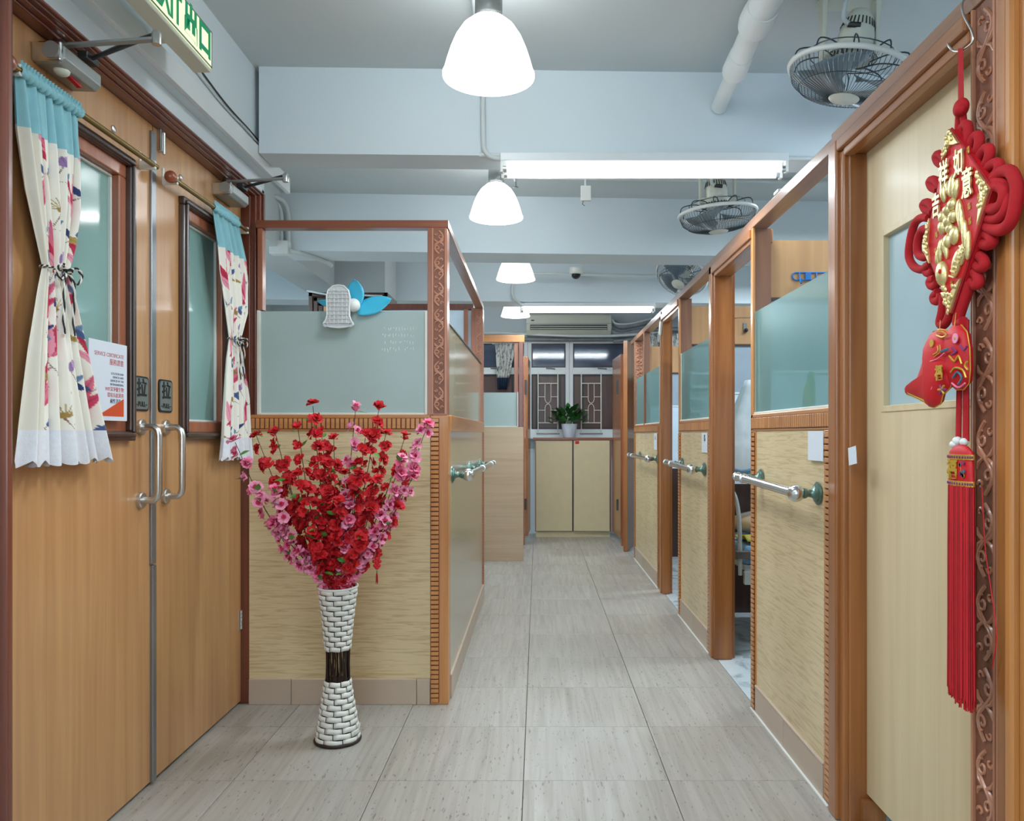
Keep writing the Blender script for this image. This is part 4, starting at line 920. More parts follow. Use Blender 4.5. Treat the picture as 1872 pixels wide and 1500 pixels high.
# ================================================================ curtains
def cloth_print(S, Tz, seed):
    """flat floral print: colour for cloth coordinates S (across, m), Tz (up, m)"""
    n = len(S); col = np.tile(np.array(rgb(238, 235, 224)[:3]), (n, 1))
    r = random.Random(seed)
    def ell(cx, cz, a, b, ang, c, taper=.35):
        dx, dz = S-cx, Tz-cz; u = dx*math.cos(ang)+dz*math.sin(ang); v = -dx*math.sin(ang)+dz*math.cos(ang)
        m = (u/a)**2+(v/(b*(1-taper*u/a)))**2 < 1
        col[m] = c
        m2 = m & (np.abs(v) < b*.12); col[m2] = np.array(c)*.7
    pinks = [rgb(206, 70, 104)[:3], rgb(222, 112, 140)[:3], rgb(190, 40, 74)[:3], rgb(232, 150, 170)[:3]]
    blues = [rgb(70, 92, 140)[:3], rgb(44, 62, 112)[:3], rgb(110, 140, 176)[:3]]
    golds = [rgb(160, 130, 70)[:3], rgb(180, 150, 84)[:3]]
    brown = rgb(132, 92, 78)[:3]
    def stem(pts, w_=.0016, c=None):
        q = [Vector((x, z, 0)) for x, z in pts]
        for p in bez(q, 10): col[(S-p.x)**2+(Tz-p.y)**2 < w_**2] = c or brown
    def lily(cx, cz, a0, s_=1.0, ps=pinks):
        for j, da in enumerate((-.5, -.2, .12, .42)):
            an = a0+da; L = .050*s_*(1.15 if j in (1, 2) else .8)
            ell(cx+L*.8*math.cos(an), cz+L*.8*math.sin(an), L, .0095*s_, an, ps[j % len(ps)], .5)
        for j in range(3):
            an = a0+PI+(j-1)*.5; ell(cx+.010*math.cos(an), cz+.010*math.sin(an), .012*s_, .004*s_, an, ps[2])
    def lf(cx, cz, an, s_=1.0, c=None): ell(cx, cz, .022*s_, .0075*s_, an, c or r.choice(blues), .4)
    for row in range(6):
        for k in range(4):
            cx = .075+k*.15+(.075 if row % 2 else 0)+r.uniform(-.015, .015); cz = 1.25+row*.13+r.uniform(-.02, .02)
            dr_ = r.choice((-1, 1)); a0 = PI/2+dr_*r.uniform(.1, .45)
            stem([(cx-.05*dr_, cz-.075), (cx-.02*dr_, cz-.05), (cx, cz-.01), (cx+.005, cz)])
            stem([(cx-.02*dr_, cz-.05), (cx+.02, cz-.055), (cx+.045, cz-.04)], .0011)
            t = (row*2+k) % 4
            if t in (0, 2): lily(cx, cz, a0, r.uniform(.95, 1.3))
            elif t == 1:
                for j in range(9):
                    an = a0+(j-4)*.28; stem([(cx, cz), (cx+.014*math.cos(an), cz+.014*math.sin(an)), (cx+.030*math.cos(an), cz+.030*math.sin(an))], .0010, golds[j % 2])
                ell(cx, cz, .008, .006, 0, golds[0])
            else:
                ell(cx, cz, .014, .010, a0, rgb(150, 120, 170)[:3]); ell(cx+.012, cz+.008, .012, .008, a0+.8, rgb(190, 160, 196)[:3])
            lf(cx+.046, cz-.034, .7, 1.0); lf(cx-.045*dr_, cz-.045, 2.2, .9)
            if r.random() < .6: lf(cx+.03*dr_, cz-.062, -.4, 1.1, r.choice(golds))
            if r.random() < .5: lf(cx-.055, cz+.02, 1.4, .8, rgb(40, 56, 104)[:3])
    return col
def curtain_mat():
    m, nt, b = nmat('floral_curtain', 0.85)
    a = nt.nodes.new('ShaderNodeVertexColor'); a.layer_name = 'print'
    nt.links.new(a.outputs[0], b.inputs['Base Color'])
    v = coords(nt, (1, 1, 1), rnd=False); bump(nt, b, noise(nt, v, 500, 2), .15, .0005)
    b.inputs['Sheen Weight'].default_value = .2
    return m
M['curtain'] = curtain_mat()
M['bluehead'] = plain('sky_blue_cloth', rgb(142, 196, 206), 0.85, var=0.05, scale=20, bmp=0.2, bscale=400)
def curtain(label, prof, zs, folds, seed, xc, tie_z, plain_side=0):
    """prof: list of (z, y0, y1, amplitude); zs = (top, blue_bottom, lace_top, hem)"""
    T = thing('curtain', (xc, (prof[0][1]+prof[0][2])/2, 2.08), label, 'curtain', 'floral curtains on the double doors')
    pz = [p[0] for p in prof][::-1]
    def q(z, k): return float(np.interp(z, pz, [p[k] for p in prof][::-1]))
    W = .46; rr = random.Random(seed); ph = [rr.uniform(0, 6) for _ in range(4)]
    def pos(u, z):
        y0, y1, am = q(z, 1), q(z, 2), q(z, 3)
        g_ = u+.007*math.sin(2*PI*folds*u+ph[0])
        ax = am*(.62*math.sin(2*PI*folds*u+ph[1]+.6*math.sin(z*5))+.38*math.sin(2*PI*(folds*1.7)*u+ph[2]+z*2))
        return Vector((xc+am*1.0+ax, y0+(y1-y0)*g_, z))
    def sheet(name, z1, z0, mat, nu, nv, scallop=False, printed=False, parent=T, off=0.0):
        m = MB(); SS = []; TT = []
        def f(u, v):
            zz = z1+(z0-z1)*v
            if scallop: zz -= .017*abs(math.sin(PI*13*u))*v
            p = pos(u, max(z0-.01, zz)); SS.append(u*W); TT.append(zz); return (p.x+off, p.y, zz)
        m.grid(f, nu, nv)
        o = m.build(name, mat, parent, smooth=True, norm=False)
        if printed:
            c = cloth_print(np.array(SS), np.array(TT), seed)
            if plain_side: c[np.array(SS) < W*plain_side] = rgb(226, 222, 208)[:3]
            at = o.data.color_attributes.new('print', 'FLOAT_COLOR', 'POINT')
            at.data.foreach_set('color', np.concatenate([c, np.ones((len(c), 1))], 1).astype(np.float32).ravel())
        return o
    sheet('printed_cloth', zs[1], zs[2], M['curtain'], 260, 330, printed=True)
    sheet('blue_heading', zs[0], zs[1]-.002, M['bluehead'], 160, 20, off=.0005)
    sheet('lace_hem', zs[2]+.002, zs[3], M['lace'], 220, 10, scallop=True, off=.0005)
    # ruffle over the rod
    m = MB()
    def f(u, v):
        y0, y1 = q(zs[0], 1), q(zs[0], 2); a = v*2*PI
        R = .0115+.0022*math.sin(2*PI*folds*2.2*u+ph[3])
        return (-1.268+R*math.cos(a), y0+(y1-y0)*u, 2.08+R*1.15*math.sin(a)+.002*math.sin(70*u))
    m.grid(f, 120, 12); m.build('rod_sleeve', M['bluehead'], T, smooth=True)
    m = MB()
    def f(u, v):
        y0, y1 = q(zs[0], 1), q(zs[0], 2)
        return (-1.268+.007*math.sin(2*PI*folds*3*u)*v+.004, y0+(y1-y0)*u, 2.088+.016*v)
    m.grid(f, 160, 3); m.build('top_ruffle', M['bluehead'], T, smooth=True)
    # rope tie with bow
    y0, y1, am = q(tie_z, 1), q(tie_z, 2), q(tie_z, 3); cy = (y0+y1)/2; ry = (y1-y0)/2+.004; rx = am*1.2+.008
    m = MB(); X = xc+am
    def rope(pts, r=.0035):
        pts = bez(pts, 6)
        for s in (0, PI):
            out = []
            for i, p in enumerate(pts): out.append(p+Vector((r*.6*math.cos(i*1.1+s), r*.6*math.sin(i*1.1+s), r*.4*math.cos(i*1.1+s))))
            (m if s == 0 else m2).tube(out, r*.75, 5)
    m2 = MB()
    rope([(X+rx*math.cos(t*PI/8), cy+ry*math.sin(t*PI/8), tie_z) for t in range(17)])
    fx = X+rx+.004
    for s in (-1, 1):
        rope([(fx, cy+.01, tie_z), (fx+.012, cy+.01+s*.030, tie_z+.012), (fx+.01, cy+.012+s*.055, tie_z-.004), (fx+.008, cy+.01+s*.035, tie_z-.03), (fx, cy+.01, tie_z-.002)])
        rope([(fx, cy+.01, tie_z), (fx+.01, cy+.01+s*.020, tie_z-.03), (fx+.008, cy+.01+s*.022, tie_z-.10), (fx+.008, cy+.012+s*.022, tie_z-.17)])
    rope([(fx, cy-.008, tie_z+.008), (fx+.012, cy+.01, tie_z), (fx, cy+.026, tie_z-.006)], .006)
    tr = m.build('rope_tie', M['ink'], T, smooth=True); m2.build('pale_strand', M['putty'], tr, smooth=True)
    return T
curtain('larger floral curtain with a blue top on the near door, tied by a rope bow',
        [(2.10, 1.925, 2.185, .008), (1.94, 1.93, 2.185, .016), (1.80, 1.96, 2.18, .016), (1.70, 2.0, 2.165, .012), (1.625, 2.035, 2.145, .007), (1.56, 2.01, 2.165, .012), (1.40, 1.965, 2.215, .018), (1.20, 1.925, 2.29, .022), (1.10, 1.905, 2.325, .024)],
        (2.095, 1.95, 1.20, 1.125), 7, 5, -1.285, 1.625, .22)
curtain('narrow floral curtain with a blue top on the far door leaf, beside the cubicle',
        [(2.10, 3.08, 3.335, .008), (1.94, 3.13, 3.43, .013), (1.85, 3.15, 3.455, .013), (1.72, 3.21, 3.45, .012), (1.59, 3.27, 3.385, .006), (1.5, 3.235, 3.41, .010), (1.35, 3.20, 3.455, .014), (1.18, 3.165, 3.47, .016), (1.08, 3.13, 3.49, .018)],
        (2.095, 1.945, 1.175, 1.10), 6, 9, -1.285, 1.59)
# certificate
T = thing('certificate', (-1.28, 2.36, 1.24), 'printed white certificate with an orange corner, half behind the near curtain', 'paper')
MB().box(-1.2855, -1.2845, 2.255, 2.465, 1.232, 1.467).build('sheet', M['whitepaper'], T)
MB().prism([(2.30, 1.245), (2.445, 1.245), (2.445, 1.30)], 'x', -1.2845, -1.284).build('orange_corner', M['orangeprint'], T)
for s, z, sz, m_ in (('SERVICE CERTIFICATE', 1.428, .0165, 'inkred'), ('服務證書', 1.407, .02, 'inkred'), ('LOCATION AND', 1.374, .0095, 'inkblue'), ('SERVICES AND', 1.363, .0095, 'inkblue'), ('SERVICED BY THE', 1.352, .0095, 'inkblue'), ('BIOENGINEERING', 1.341, .0095, 'inkblue'), ('WIF深淨靈生物', 1.326, .0155, 'inkred'), ('環境系統運用', 1.308, .0155, 'inkred'), ('鹼性消毒。', 1.290, .0155, 'inkblue')):
    text(s, sz, M[m_], 'print_line', T, (-1.2843, 2.445, z), (0, 1, 0), (0, 0, 1), depth=.0002, align='RIGHT')
# ================================================================ woven vase with blossom branches
VC = Vector((-.779, 3.07, 0))
V = thing('woven_vase', VC, 'tall waisted vase of white woven cane with a dark middle band on the tiled floor', 'vase')
zr = [0.0, .02, .10, .18, .24, .30, .357, .45, .53, .602]; rr_ = [.083, .082, .070, .056, .048, .045, .0475, .056, .065, .0745]
def vr(z): return float(np.interp(z, zr, rr_))
MB().lathe([(vr(z)-.006, z) for z in np.linspace(.005, .238, 10)], VC, 28).build('inner_lattice', M['canedark'], V, smooth=True)
MB().lathe([(vr(z)-.006, z) for z in np.linspace(.36, .60, 10)], VC, 28, cap=False).build('upper_lattice', M['canedark'], V, smooth=True)
def cane_row(z0, z1, n, ph):
    z0 += .0012; z1 -= .0012
    da = 2*PI/n; m = MB(); k = 4
    A_ = []; gap = .0016
    def f(u, v):
        zz = z0+(z1-z0)*v; r = vr(zz); a = ph+(u-.5)*(da-2*gap/r)
        bulge = .0035*math.cos((u-.5)*PI*.9)+.0012*math.sin(v*PI)
        zz += .0015*math.sin(u*5)
        return (VC.x+(r+bulge)*math.cos(a), VC.y+(r+bulge)*math.sin(a), zz)
    m.grid(f, k, 2)
    o = m.build('cane_strip', M['cane'], V, smooth=True, solid=.002)
    for j in range(1, n):
        c = o.copy(); C.objects.link(c); c.rotation_euler = (0, 0, da*j)
rows = 11
for i in range(rows):
    cane_row(.008+.232*i/rows, .008+.232*(i+1)/rows, 7, (i % 2)*PI/7+.25)
rows = 12
for i in range(rows):
    cane_row(.355+.240*i/rows, .355+.240*(i+1)/rows, 7, (i % 2)*PI/7+.25)
rn = random.Random(2); m = MB()
for k in range(40):
    a = 2*PI*k/40+rn.uniform(-.04, .04); R = vr(.3)-.002+rn.uniform(-.005, .002)
    m.tube([(VC.x+(R+.002)*math.cos(a), VC.y+(R+.002)*math.sin(a), .235), (VC.x+R*math.cos(a+rn.uniform(-.14, .14)), VC.y+R*math.sin(a), .30), (VC.x+(R+.002)*math.cos(a+rn.uniform(-.1, .1)), VC.y+(R+.002)*math.sin(a), .362)], .0026, 5)
m.build('dark_twigs', M['canedark'], V, kind='stuff')
MB().tube([VC+Vector((.0755*math.cos(2*PI*k/32), .0755*math.sin(2*PI*k/32), .600+.004*math.sin(2*PI*k/32))) for k in range(32)], .0045, 8, closed=True).build('rim', M['cane'], V, smooth=True)
MB().tube([VC+Vector((.085*math.cos(2*PI*k/32), .085*math.sin(2*PI*k/32), .007)) for k in range(32)], .0065, 8, closed=True).build('base_ring', M['canedark'], V, smooth=True)
MB().tube([VC+Vector((.05, -.058, .592)), VC+Vector((.088, -.068, .575))], .0028, 6).build('loose_end', M['cane'], V)
MB().tube(bez([VC+Vector((.07, -.04, .045)), VC+Vector((.088, -.035, .055)), VC+Vector((.094, -.03, .08))], 4), .0028, 6).build('loose_end', M['cane'], V)
# blossom meshes
def blossom(name, seed, kind=0):
    r = random.Random(seed); m = MB()
    layers = ((5, .0185, .15, 0), (5, .0145, .65, 0), (4, .0095, 1.15, 1)) if kind == 0 else (((5, .0175, .45, 0), (5, .011, 1.0, 1)) if kind == 1 else ((5, .0165, .95, 0), (3, .010, 1.3, 1)))
    for li, (n, R, up, mi) in enumerate(layers):
        for k in range(n):
            a = 2*PI*k/n+li*.65+r.uniform(-.16, .16); u_ = up+r.uniform(-.28, .28); w_ = r.uniform(.46, .58); R_ = R*r.uniform(.88, 1.12)
            d = Vector((math.cos(a), math.sin(a), 0)); s = Vector((-d.y, d.x, 0)); z = Vector((0, 0, 1))
            out = d*math.cos(u_)+z*math.sin(u_); nn = (z*math.cos(u_)-d*math.sin(u_)); tw = r.uniform(-.25, .25)
            P0 = m.b.verts.new(d*.0012+z*.001*li)
            def row(f, h, curl):
                return [m.b.verts.new(out*R_*f+s*R_*w_*h*t+nn*R_*(curl*abs(t)+tw*t*f)) for t in (-1, 0, 1)]
            r1 = row(.42, .62, .10); r2 = row(.82, 1.0, .22); r3 = row(1.08, .55, .02)
            notch = m.b.verts.new(out*R_*.98-nn*R_*.10)
            fs = []
            for i in (0, 1):
                fs.append(m.b.faces.new((P0, r1[i], r1[i+1]))); fs.append(m.b.faces.new((r1[i], r2[i], r2[i+1], r1[i+1])))
            r3[1].co = notch.co
            for i in (0, 1): fs.append(m.b.faces.new((r2[i], r3[i], r3[1], r2[i+1])) if i == 0 else m.b.faces.new((r2[1], r3[1], r3[2], r2[2])))
            m.b.verts.remove(notch)
            for f in fs: f.material_index = mi
    me = bpy.data.meshes.new(name); m.b.to_mesh(me); m.b.free()
    for p in me.polygons: p.use_smooth = True
    return me
BM = {}
for cn, hn in (('fl_red', 'fl_bright'), ('fl_pink', 'fl_core'), ('fl_pale', 'fl_core')):
    BM[cn] = []
    for k in range(5):
        me = blossom('blossom', k+1, (0, 0, 1, 1, 2)[k]); me.materials.append(M[cn]); me.materials.append(M[hn]); BM[cn].append(me)
lm = MB(); pts_ = [(0, 0, 0), (.22, .3, .03), (.25, .6, .03), (0, 1.1, -.05), (-.25, .6, .03), (-.22, .3, .03)]
vv = [lm.b.verts.new(Vector(p)*.031) for p in pts_]; lm.b.faces.new((vv[0], vv[1], vv[2], vv[3])); lm.b.faces.new((vv[0], vv[3], vv[4], vv[5]))
LM = bpy.data.meshes.new('leaf'); lm.b.to_mesh(LM); lm.b.free(); LM.materials.append(M['leaf'])
rb = random.Random(21)
mouth = VC+Vector((0, 0, .60))
BR = [  # tip pixel, depth, colour, flowers, mid-bulge
 (430, 808, 2.98, 'p', 15, -.05, 'pink blossom branch reaching furthest left, across the far curtain'),
 (783, 774, 3.06, 'p', 17, .04, 'pink blossom branch reaching furthest right'),
 (468, 795, 3.12, 'r', 12, -.03, 'red blossom branch leaning left beside the far curtain'),
 (503, 790, 3.05, 'r', 12, -.03, 'red blossom branch whose tip is second red one from the double doors'), (545, 785, 3.0, 'r', 13, -.02, 'red blossom branch whose tip is third red one from the double doors'),
 (572, 742, 3.06, 'r', 15, -.01, 'tallest red blossom branch on the left of the bunch'), (588, 795, 3.15, 'r', 12, 0, None),
 (650, 750, 3.02, 'p', 12, 0, 'upright pink blossom branch in the middle of the bunch'), (693, 746, 3.05, 'r', 15, .01, 'tallest red blossom branch on the right of the bunch'),
 (706, 790, 3.13, 'r', 13, .02, 'red blossom branch just right of the tallest one on the right'), (668, 800, 2.98, 'r', 13, .01, None), (740, 800, 3.12, 'r', 11, .02, 'red blossom branch with the rightmost red tip'),
 (733, 842, 2.97, 'p', 11, .03, None), (725, 930, 3.0, 'r', 7, .03, None), (755, 872, 3.05, 'p', 9, .02, 'pink blossom branch with a small red charm, right of the bunch'),
 (520, 850, 3.13, 'r', 11, -.03, None), (505, 900, 2.98, 'p', 10, -.04, None), (500, 960, 3.02, 'p', 8, -.03, 'low pink blossom branch on the left of the bunch'), (545, 870, 2.98, 'r', 11, -.02, None),
 (600, 850, 2.96, 'r', 12, 0, None), (630, 870, 3.12, 'r', 12, 0, None), (655, 860, 2.96, 'r', 11, .01, None),
 (690, 880, 2.95, 'r', 10, .02, None), (620, 920, 2.94, 'r', 10, 0, None), (580, 920, 2.96, 'r', 10, -.01, None), (700, 960, 2.97, 'p', 8, .02, None), (640, 930, 2.97, 'p', 8, .01, None), (660, 980, 2.95, 'r', 8, .01, None), (575, 980, 2.96, 'r', 8, -.01, None), (610, 800, 3.1, 'r', 12, 0, None)]
for px, py, dep, cc, nf, bl, lb in BR:
    tip = P(px, py, Y=dep)
    T = thing('blossom_branch', mouth, lb or ('artificial branch of red blossom standing in the woven vase' if cc == 'r' else 'artificial branch of pink blossom standing in the woven vase'), 'flower branch', 'red blossom branches in the vase' if cc == 'r' else 'pink blossom branches in the vase')
    d = tip-mouth; off = Vector((rb.uniform(-.02, .02)+d.x*.12, rb.uniform(-.02, .02), -.12))
    path = bez([mouth+off*Vector((.3, .3, 1)).length*0+Vector((d.x*.06, (tip.y-mouth.y)*.1, -.10)), mouth+Vector((d.x*.13, (tip.y-mouth.y)*.3, .02)), mouth+Vector((d.x*.52+bl, (tip.y-mouth.y)*.7, d.z*.48)), tip], 8)
    MB().tube(path, [.0028-.0016*i/(len(path)-1) for i in range(len(path))], 5).build('stem', M['stem'], T, smooth=True)
    for k in range(nf):
        t = .26+.74*(k/(nf-1))**.95; i = min(len(path)-2, int(t*(len(path)-1))); fr = t*(len(path)-1)-i
        p = path[i].lerp(path[i+1], fr); ax = (path[i+1]-path[i]).normalized()
        for rep in range((3 if k % 3 == 0 else 2) if k < nf-1 else 2):
            ang = rb.uniform(0, 2*PI); side = Quaternion(ax, ang) @ ax.orthogonal().normalized()
            if side.y > .35: side.y = -side.y*.6
            nd = (side+ax*.45).normalized() if k < nf-1 else (ax+Vector((0, -.4, 0))).normalized()
            cn = 'fl_red' if cc == 'r' else rb.choice(['fl_pink', 'fl_pale', 'fl_pale'])
            o = bpy.data.objects.new('blossom', rb.choice(BM[cn])); C.objects.link(o); o.parent = T
            o.location = p+nd*.012*(1 if k < nf-1 else .3)+ax*rb.uniform(-.012, .012)-mouth
            o.rotation_mode = 'QUATERNION'; o.rotation_quaternion = Vector((0, 0, 1)).rotation_difference(nd) @ Quaternion((0, 0, 1), rb.uniform(0, 6))
            s = rb.uniform(1.1, 1.6); o.scale = (s, s, s)
        if rb.random() < (.5 if cc == 'r' else .6):
            l = bpy.data.objects.new('leaf', LM); C.objects.link(l); l.parent = T; l.location = p-mouth+Vector((rb.uniform(-.01, .01), -.012, rb.uniform(-.012, .004)))
            l.rotation_euler = (rb.uniform(-.4, .9), rb.uniform(-.8, .8), rb.uniform(0, 6.28)); s = rb.uniform(1.0, 1.6); l.scale = (s, s, s)
def charm(px, py, Y, label, h):
    c = P(px, py, Y=Y); T = thing('hanging_charm', c, label, 'charm', 'small red charms on the blossom')
    MB().tube([c+Vector((0, 0, h)), c], .0009, 5).build('string', M['redflat'], T)
    m = MB()
    for dx, dz in ((0, -.006), (-.010, -.016), (.010, -.016), (0, -.022), (-.007, -.032), (.007, -.032), (0, -.040)): m.ell(c+Vector((dx, 0, dz)), (.0085, .004, .0075), 10, 6)
    m.build('knot', M['redflat'], T, smooth=True)
    MB().ell(c+Vector((0, 0, -.053)), .003, 8, 6).build('bead', M['leaf'], T)
    m = MB()
    for k in range(9):
        a = k*.7; m.tube([c+Vector((0, 0, -.055)), c+Vector((.003*math.cos(a), .003*math.sin(a), -.07)), c+Vector((.004*math.cos(a), .004*math.sin(a), -.095-.004*(k % 3)))], .0008, 4)
    m.build('tassel', M['reddeep'], T, kind='stuff')
charm(689, 1018, 3.0, 'small red charm with a tassel hanging low on the right of the blossom', .05)
charm(741, 868, 3.04, 'small red charm hanging under the pink branch at the right', .03)
# ================================================================ clip fan on the left cubicle glass
T = thing('clip_fan', (-.865, FY, 1.74), 'small fan with pale ribbed base and sky blue blades on the frosted glass', 'fan')
cx, cz = -.872, 1.738; yb = FY-.035
def base_poly(s=1.0):
    half = [(.0, .108), (.025, .104), (.045, .085), (.052, .055), (.050, .0), (.050, -.03), (.058, -.052), (.067, -.062), (.066, -.070), (.04, -.080), (0, -.084)]
    pts = [(cx+x*s, cz+z*s) for x, z in half]+[(cx-x*s, cz+z*s) for x, z in half[-2:0:-1]]
    return pts
MB().prism(base_poly(), 'y', yb, yb+.018).build('base', M['lightgrid'], T, bevel=0.003)
m = MB()
for x in (-.036, -.018, 0, .018, .036): m.box(cx+x-.0013, cx+x+.0013, yb-.006, yb+.001, cz-.066, cz+(.088 if abs(x) < .03 else .07))
for z in (-.06, -.042, -.024, -.006, .012, .030, .048, .066, .08): m.box(cx-.046, cx+.046, yb-.006, yb+.001, cz+z-.0013, cz+z+.0013)
pl_ = base_poly(.97); 
m.tube([(x, yb-.002, z) for x, z in pl_], .003, 5, closed=True)
m.build('stiffening_rib', M['white'], T)
for s in (-1, 1): MB().lathe([(.006, 0), (.011, 0), (.011, .007), (.006, .007)], (cx+s*.054, yb, cz-.068), 16, (0, -1, 0), cap=False).build('screw_boss', M['lightgrid'], T)
MB().ell((cx+.06, yb+.03, cz+.022), (.03, .03, .03), 18, 12).build('motor', M['white'], T, smooth=True)
MB().box(cx-.01, cx+.06, yb+.012, yb+.075, cz+.0, cz+.03).build('clip', M['lightgrid'], T, bevel=0.004)
def blade(cx0, cz0, ang, L, W2, yy):
    m = MB()
    def f(u, v):
        l = L*v; w_ = W2*math.sin(PI*min(1, v*.86+.14))**.7*(u-.5)*2
        x = l*math.cos(ang)-w_*math.sin(ang); z = l*math.sin(ang)+w_*math.cos(ang)
        return (cx0+x, yy+.012*(u-.5)*2*(1-.3*v), cz0+z)
    m.grid(f, 6, 10); m.build('blade', M['blueblade'], T, smooth=True, solid=.0015)
hx, hz = cx+.065, cz+.02
blade(hx, hz, 1.62, .12, .044, yb+.045); blade(hx+.01, hz-.02, .33, .16, .040, yb+.04); blade(hx-.05, hz, 2.95, .125, .018, yb+.06)
# dark box-like framed piece behind the cubicle
T = thing('wooden_cabinet', (-1.4, 6.0, 0), 'tall dark wooden cabinet with moulded frame behind the left cubicle', 'cabinet')
x0, x1, z1 = -1.71, -1.12, 2.25
MB().box(x0, x1, 5.90, 6.28, 0, z1).build('body', M['espresso'], T, bevel=0.004)
for k, (i, pz) in enumerate(((0.0, .02), (.035, .012), (.07, .006))):
    MB().box(x0+i, x0+i+.03, 5.90-pz, 5.90, 1.3, z1-i).box(x1-i-.03, x1-i, 5.90-pz, 5.90, 1.3, z1-i).box(x0+i, x1-i, 5.90-pz, 5.90, z1-i-.03, z1-i).build('frame_moulding', M['espresso'], T, bevel=0.003)
MB().box(x0+.11, x1-.11, 5.895, 5.90, 1.3, 2.165).build('inset_panel', M['divider'], T)
MB().box(x1, x1+.006, 5.95, 6.22, 1.3, 2.17).build('side_inset', M['wallblue'], T)
cable('wire', bez([(-1.71, 5.84, 2.255), (-1.55, 5.83, 2.225), (-1.38, 5.83, 2.222), (-1.15, 5.83, 2.215)], 6), .007, 'conduit', 'pale cable drooping in front of the dark cabinet', 'cable')
# ================================================================ right side small things
T = thing('paper_card', (.93, 2.64, 1.15), 'blank white card on the nearest right-hand panel', 'paper')
MB().box(RX-.006, RX-.005, 2.565, 2.71, 1.103, 1.202).build('sheet', M['whitepaper'], T)
T = thing('paper_card', (.93, 4.4, 1.15), 'white card with black characters on the middle right-hand panel', 'paper')
MB().box(RX-.003, RX-.0022, 4.33, 4.48, 1.09, 1.20).build('sheet', M['whitepaper'], T)
text('學', .045, M['ink'], 'lettering', T, (RX-.0032, 4.40, 1.165), (0, -1, 0), (0, 0, 1), depth=.0003, bold=.001)
T = thing('paper_card', (.93, 6.2, 1.15), 'small white card on the farthest right-hand panel', 'paper')
MB().box(RX-.003, RX-.0022, 6.17, 6.32, 1.07, 1.20).build('sheet', M['whitepaper'], T)
text('心', .045, M['ink'], 'lettering', T, (RX-.0032, 6.25, 1.165), (0, -1, 0), (0, 0, 1), depth=.0003, bold=.001)
T = thing('folded_tag', (RX, 2.37, 1.12), 'small folded white tag stuck to the jamb of the pale door', 'tag')
MB().obb((RX+.004, 2.352, 1.127), (.001, 0, 0), (0, .028, -.004), (0, .004, .026)).build('tag', M['whitepaper'], T)
# hook rack on divider
T = thing('hook_rack', (1.2, 3.46, 1.88), 'blue wire hook rack on the board behind the teal glass', 'hook rack')
a = P(1447, 503, Y=3.476); m = MB(); z0 = a.z
m.tube([(a.x+.02, 3.477, z0+.012), (a.x+.30, 3.477, z0+.012)], .0035, 6).tube([(a.x+.02, 3.477, z0-.02), (a.x+.30, 3.477, z0-.02)], .0035, 6)
m.tube([(a.x+.02-.016*math.sin(t*PI/8), 3.477, z0-.004+.016*math.cos(t*PI/8)) for t in range(9)], .0035, 6)
m.build('frame', M['blueplastic'], T)
for k in range(4):
    xx = a.x+.035+.075*k
    MB().tube(bez([(xx, 3.477, z0+.012), (xx, 3.468, z0-.025), (xx, 3.452, z0-.04), (xx, 3.447, z0-.02)], 4), .0035, 6).build('hook', M['blueplastic'], T)
MB().box(a.x+.06, a.x+.085, 3.470, 3.480, z0-.022, z0+.014).build('clip', M['blueplastic'], T, bevel=0.002)
# knob on 2nd divider
T = thing('wall_hook', (1.36, 5.26, 1.9), 'small grey hook with a dark knob on the board seen through the first doorway', 'hook')
a = P(1362, 601, Y=5.265)
MB().box(a.x-.012, a.x+.012, 5.262, 5.27, a.z-.025, a.z+.04).build('plate', M['grey'], T, bevel=0.002)
MB().ell((a.x+.004, 5.25, a.z-.01), .013, 12, 8).build('knob', M['black'], T, smooth=True)
# cable on end board
c0 = [P(x, y, Y=3.452) for x, y in ((1397, 424), (1394, 440), (1388, 470), (1387, 500), (1389, 535), (1391, 560), (1392, 600))]
cable('cable', bez(c0, 5), .0042, 'putty', 'white cable fixed down the wooden board beside the first doorway', 'cable')
cable('cable', bez([(1.10, 5.8, 2.25), (1.02, 5.9, 2.16), (.97, 5.95, 2.145), (.94, 5.98, 2.13), (.928, 5.93, 2.08), (.925, 5.92, 2.03)], 5), .005, 'grey', 'grey cable running from the far fan to the inline switch', 'cable')
T = thing('inline_switch', (.92, 5.92, 2.0), 'ivory inline switch dangling at the corner of the farther doorway', 'switch')
MB().obb((.922, 5.92, 1.99), (.008, 0, 0), (0, .028, .008), (.004, -.01, .05)).build('body', M['cream_pl'], T, bevel=0.005)
T = thing('cable_clip', (RX, 3.1, 2.135), 'white plastic clip on the brown rail above the nearest panel', 'clip')
MB().box(RX-.002, RX+.03, 3.06, 3.12, 2.133, 2.145).build('clip', M['white'], T, bevel=0.003)
# toy fan behind the teal glass
c = P(1482, 728, X=1.02); T = thing('toy_fan', (c.x, c.y, 1.20), 'green and yellow toy fan blurred behind the nearest teal glass', 'fan')
M['limegreen'] = plain('lime_green', rgb(90, 200, 90), .5); M['limeyel'] = plain('lemon_yellow', rgb(226, 220, 70), .5); M['orng'] = plain('orange_plastic', rgb(220, 160, 70), .5)
MB().ell((c.x, c.y, c.z+.02), (.008, .05, .085), 18, 12).build('guard', M['limegreen'], T, smooth=True)
MB().ell((c.x-.008, c.y+.012, c.z), (.01, .042, .065), 18, 12).build('face', M['limeyel'], T, smooth=True)
MB().ell((c.x-.02, c.y+.012, c.z-.01), (.006, .012, .016), 12, 8).build('hub', M['wallwhite'], T, smooth=True)
MB().tube([(c.x+.02, c.y-.02, c.z-.04), (c.x+.06, c.y-.13, c.z-.065)], .014, 10).build('arm', M['orng'], T, smooth=True)
MB().tube([(c.x, c.y, c.z-.06), (c.x, c.y, c.z-.12)], .012, 10).build('neck', M['limegreen'], T, smooth=True)
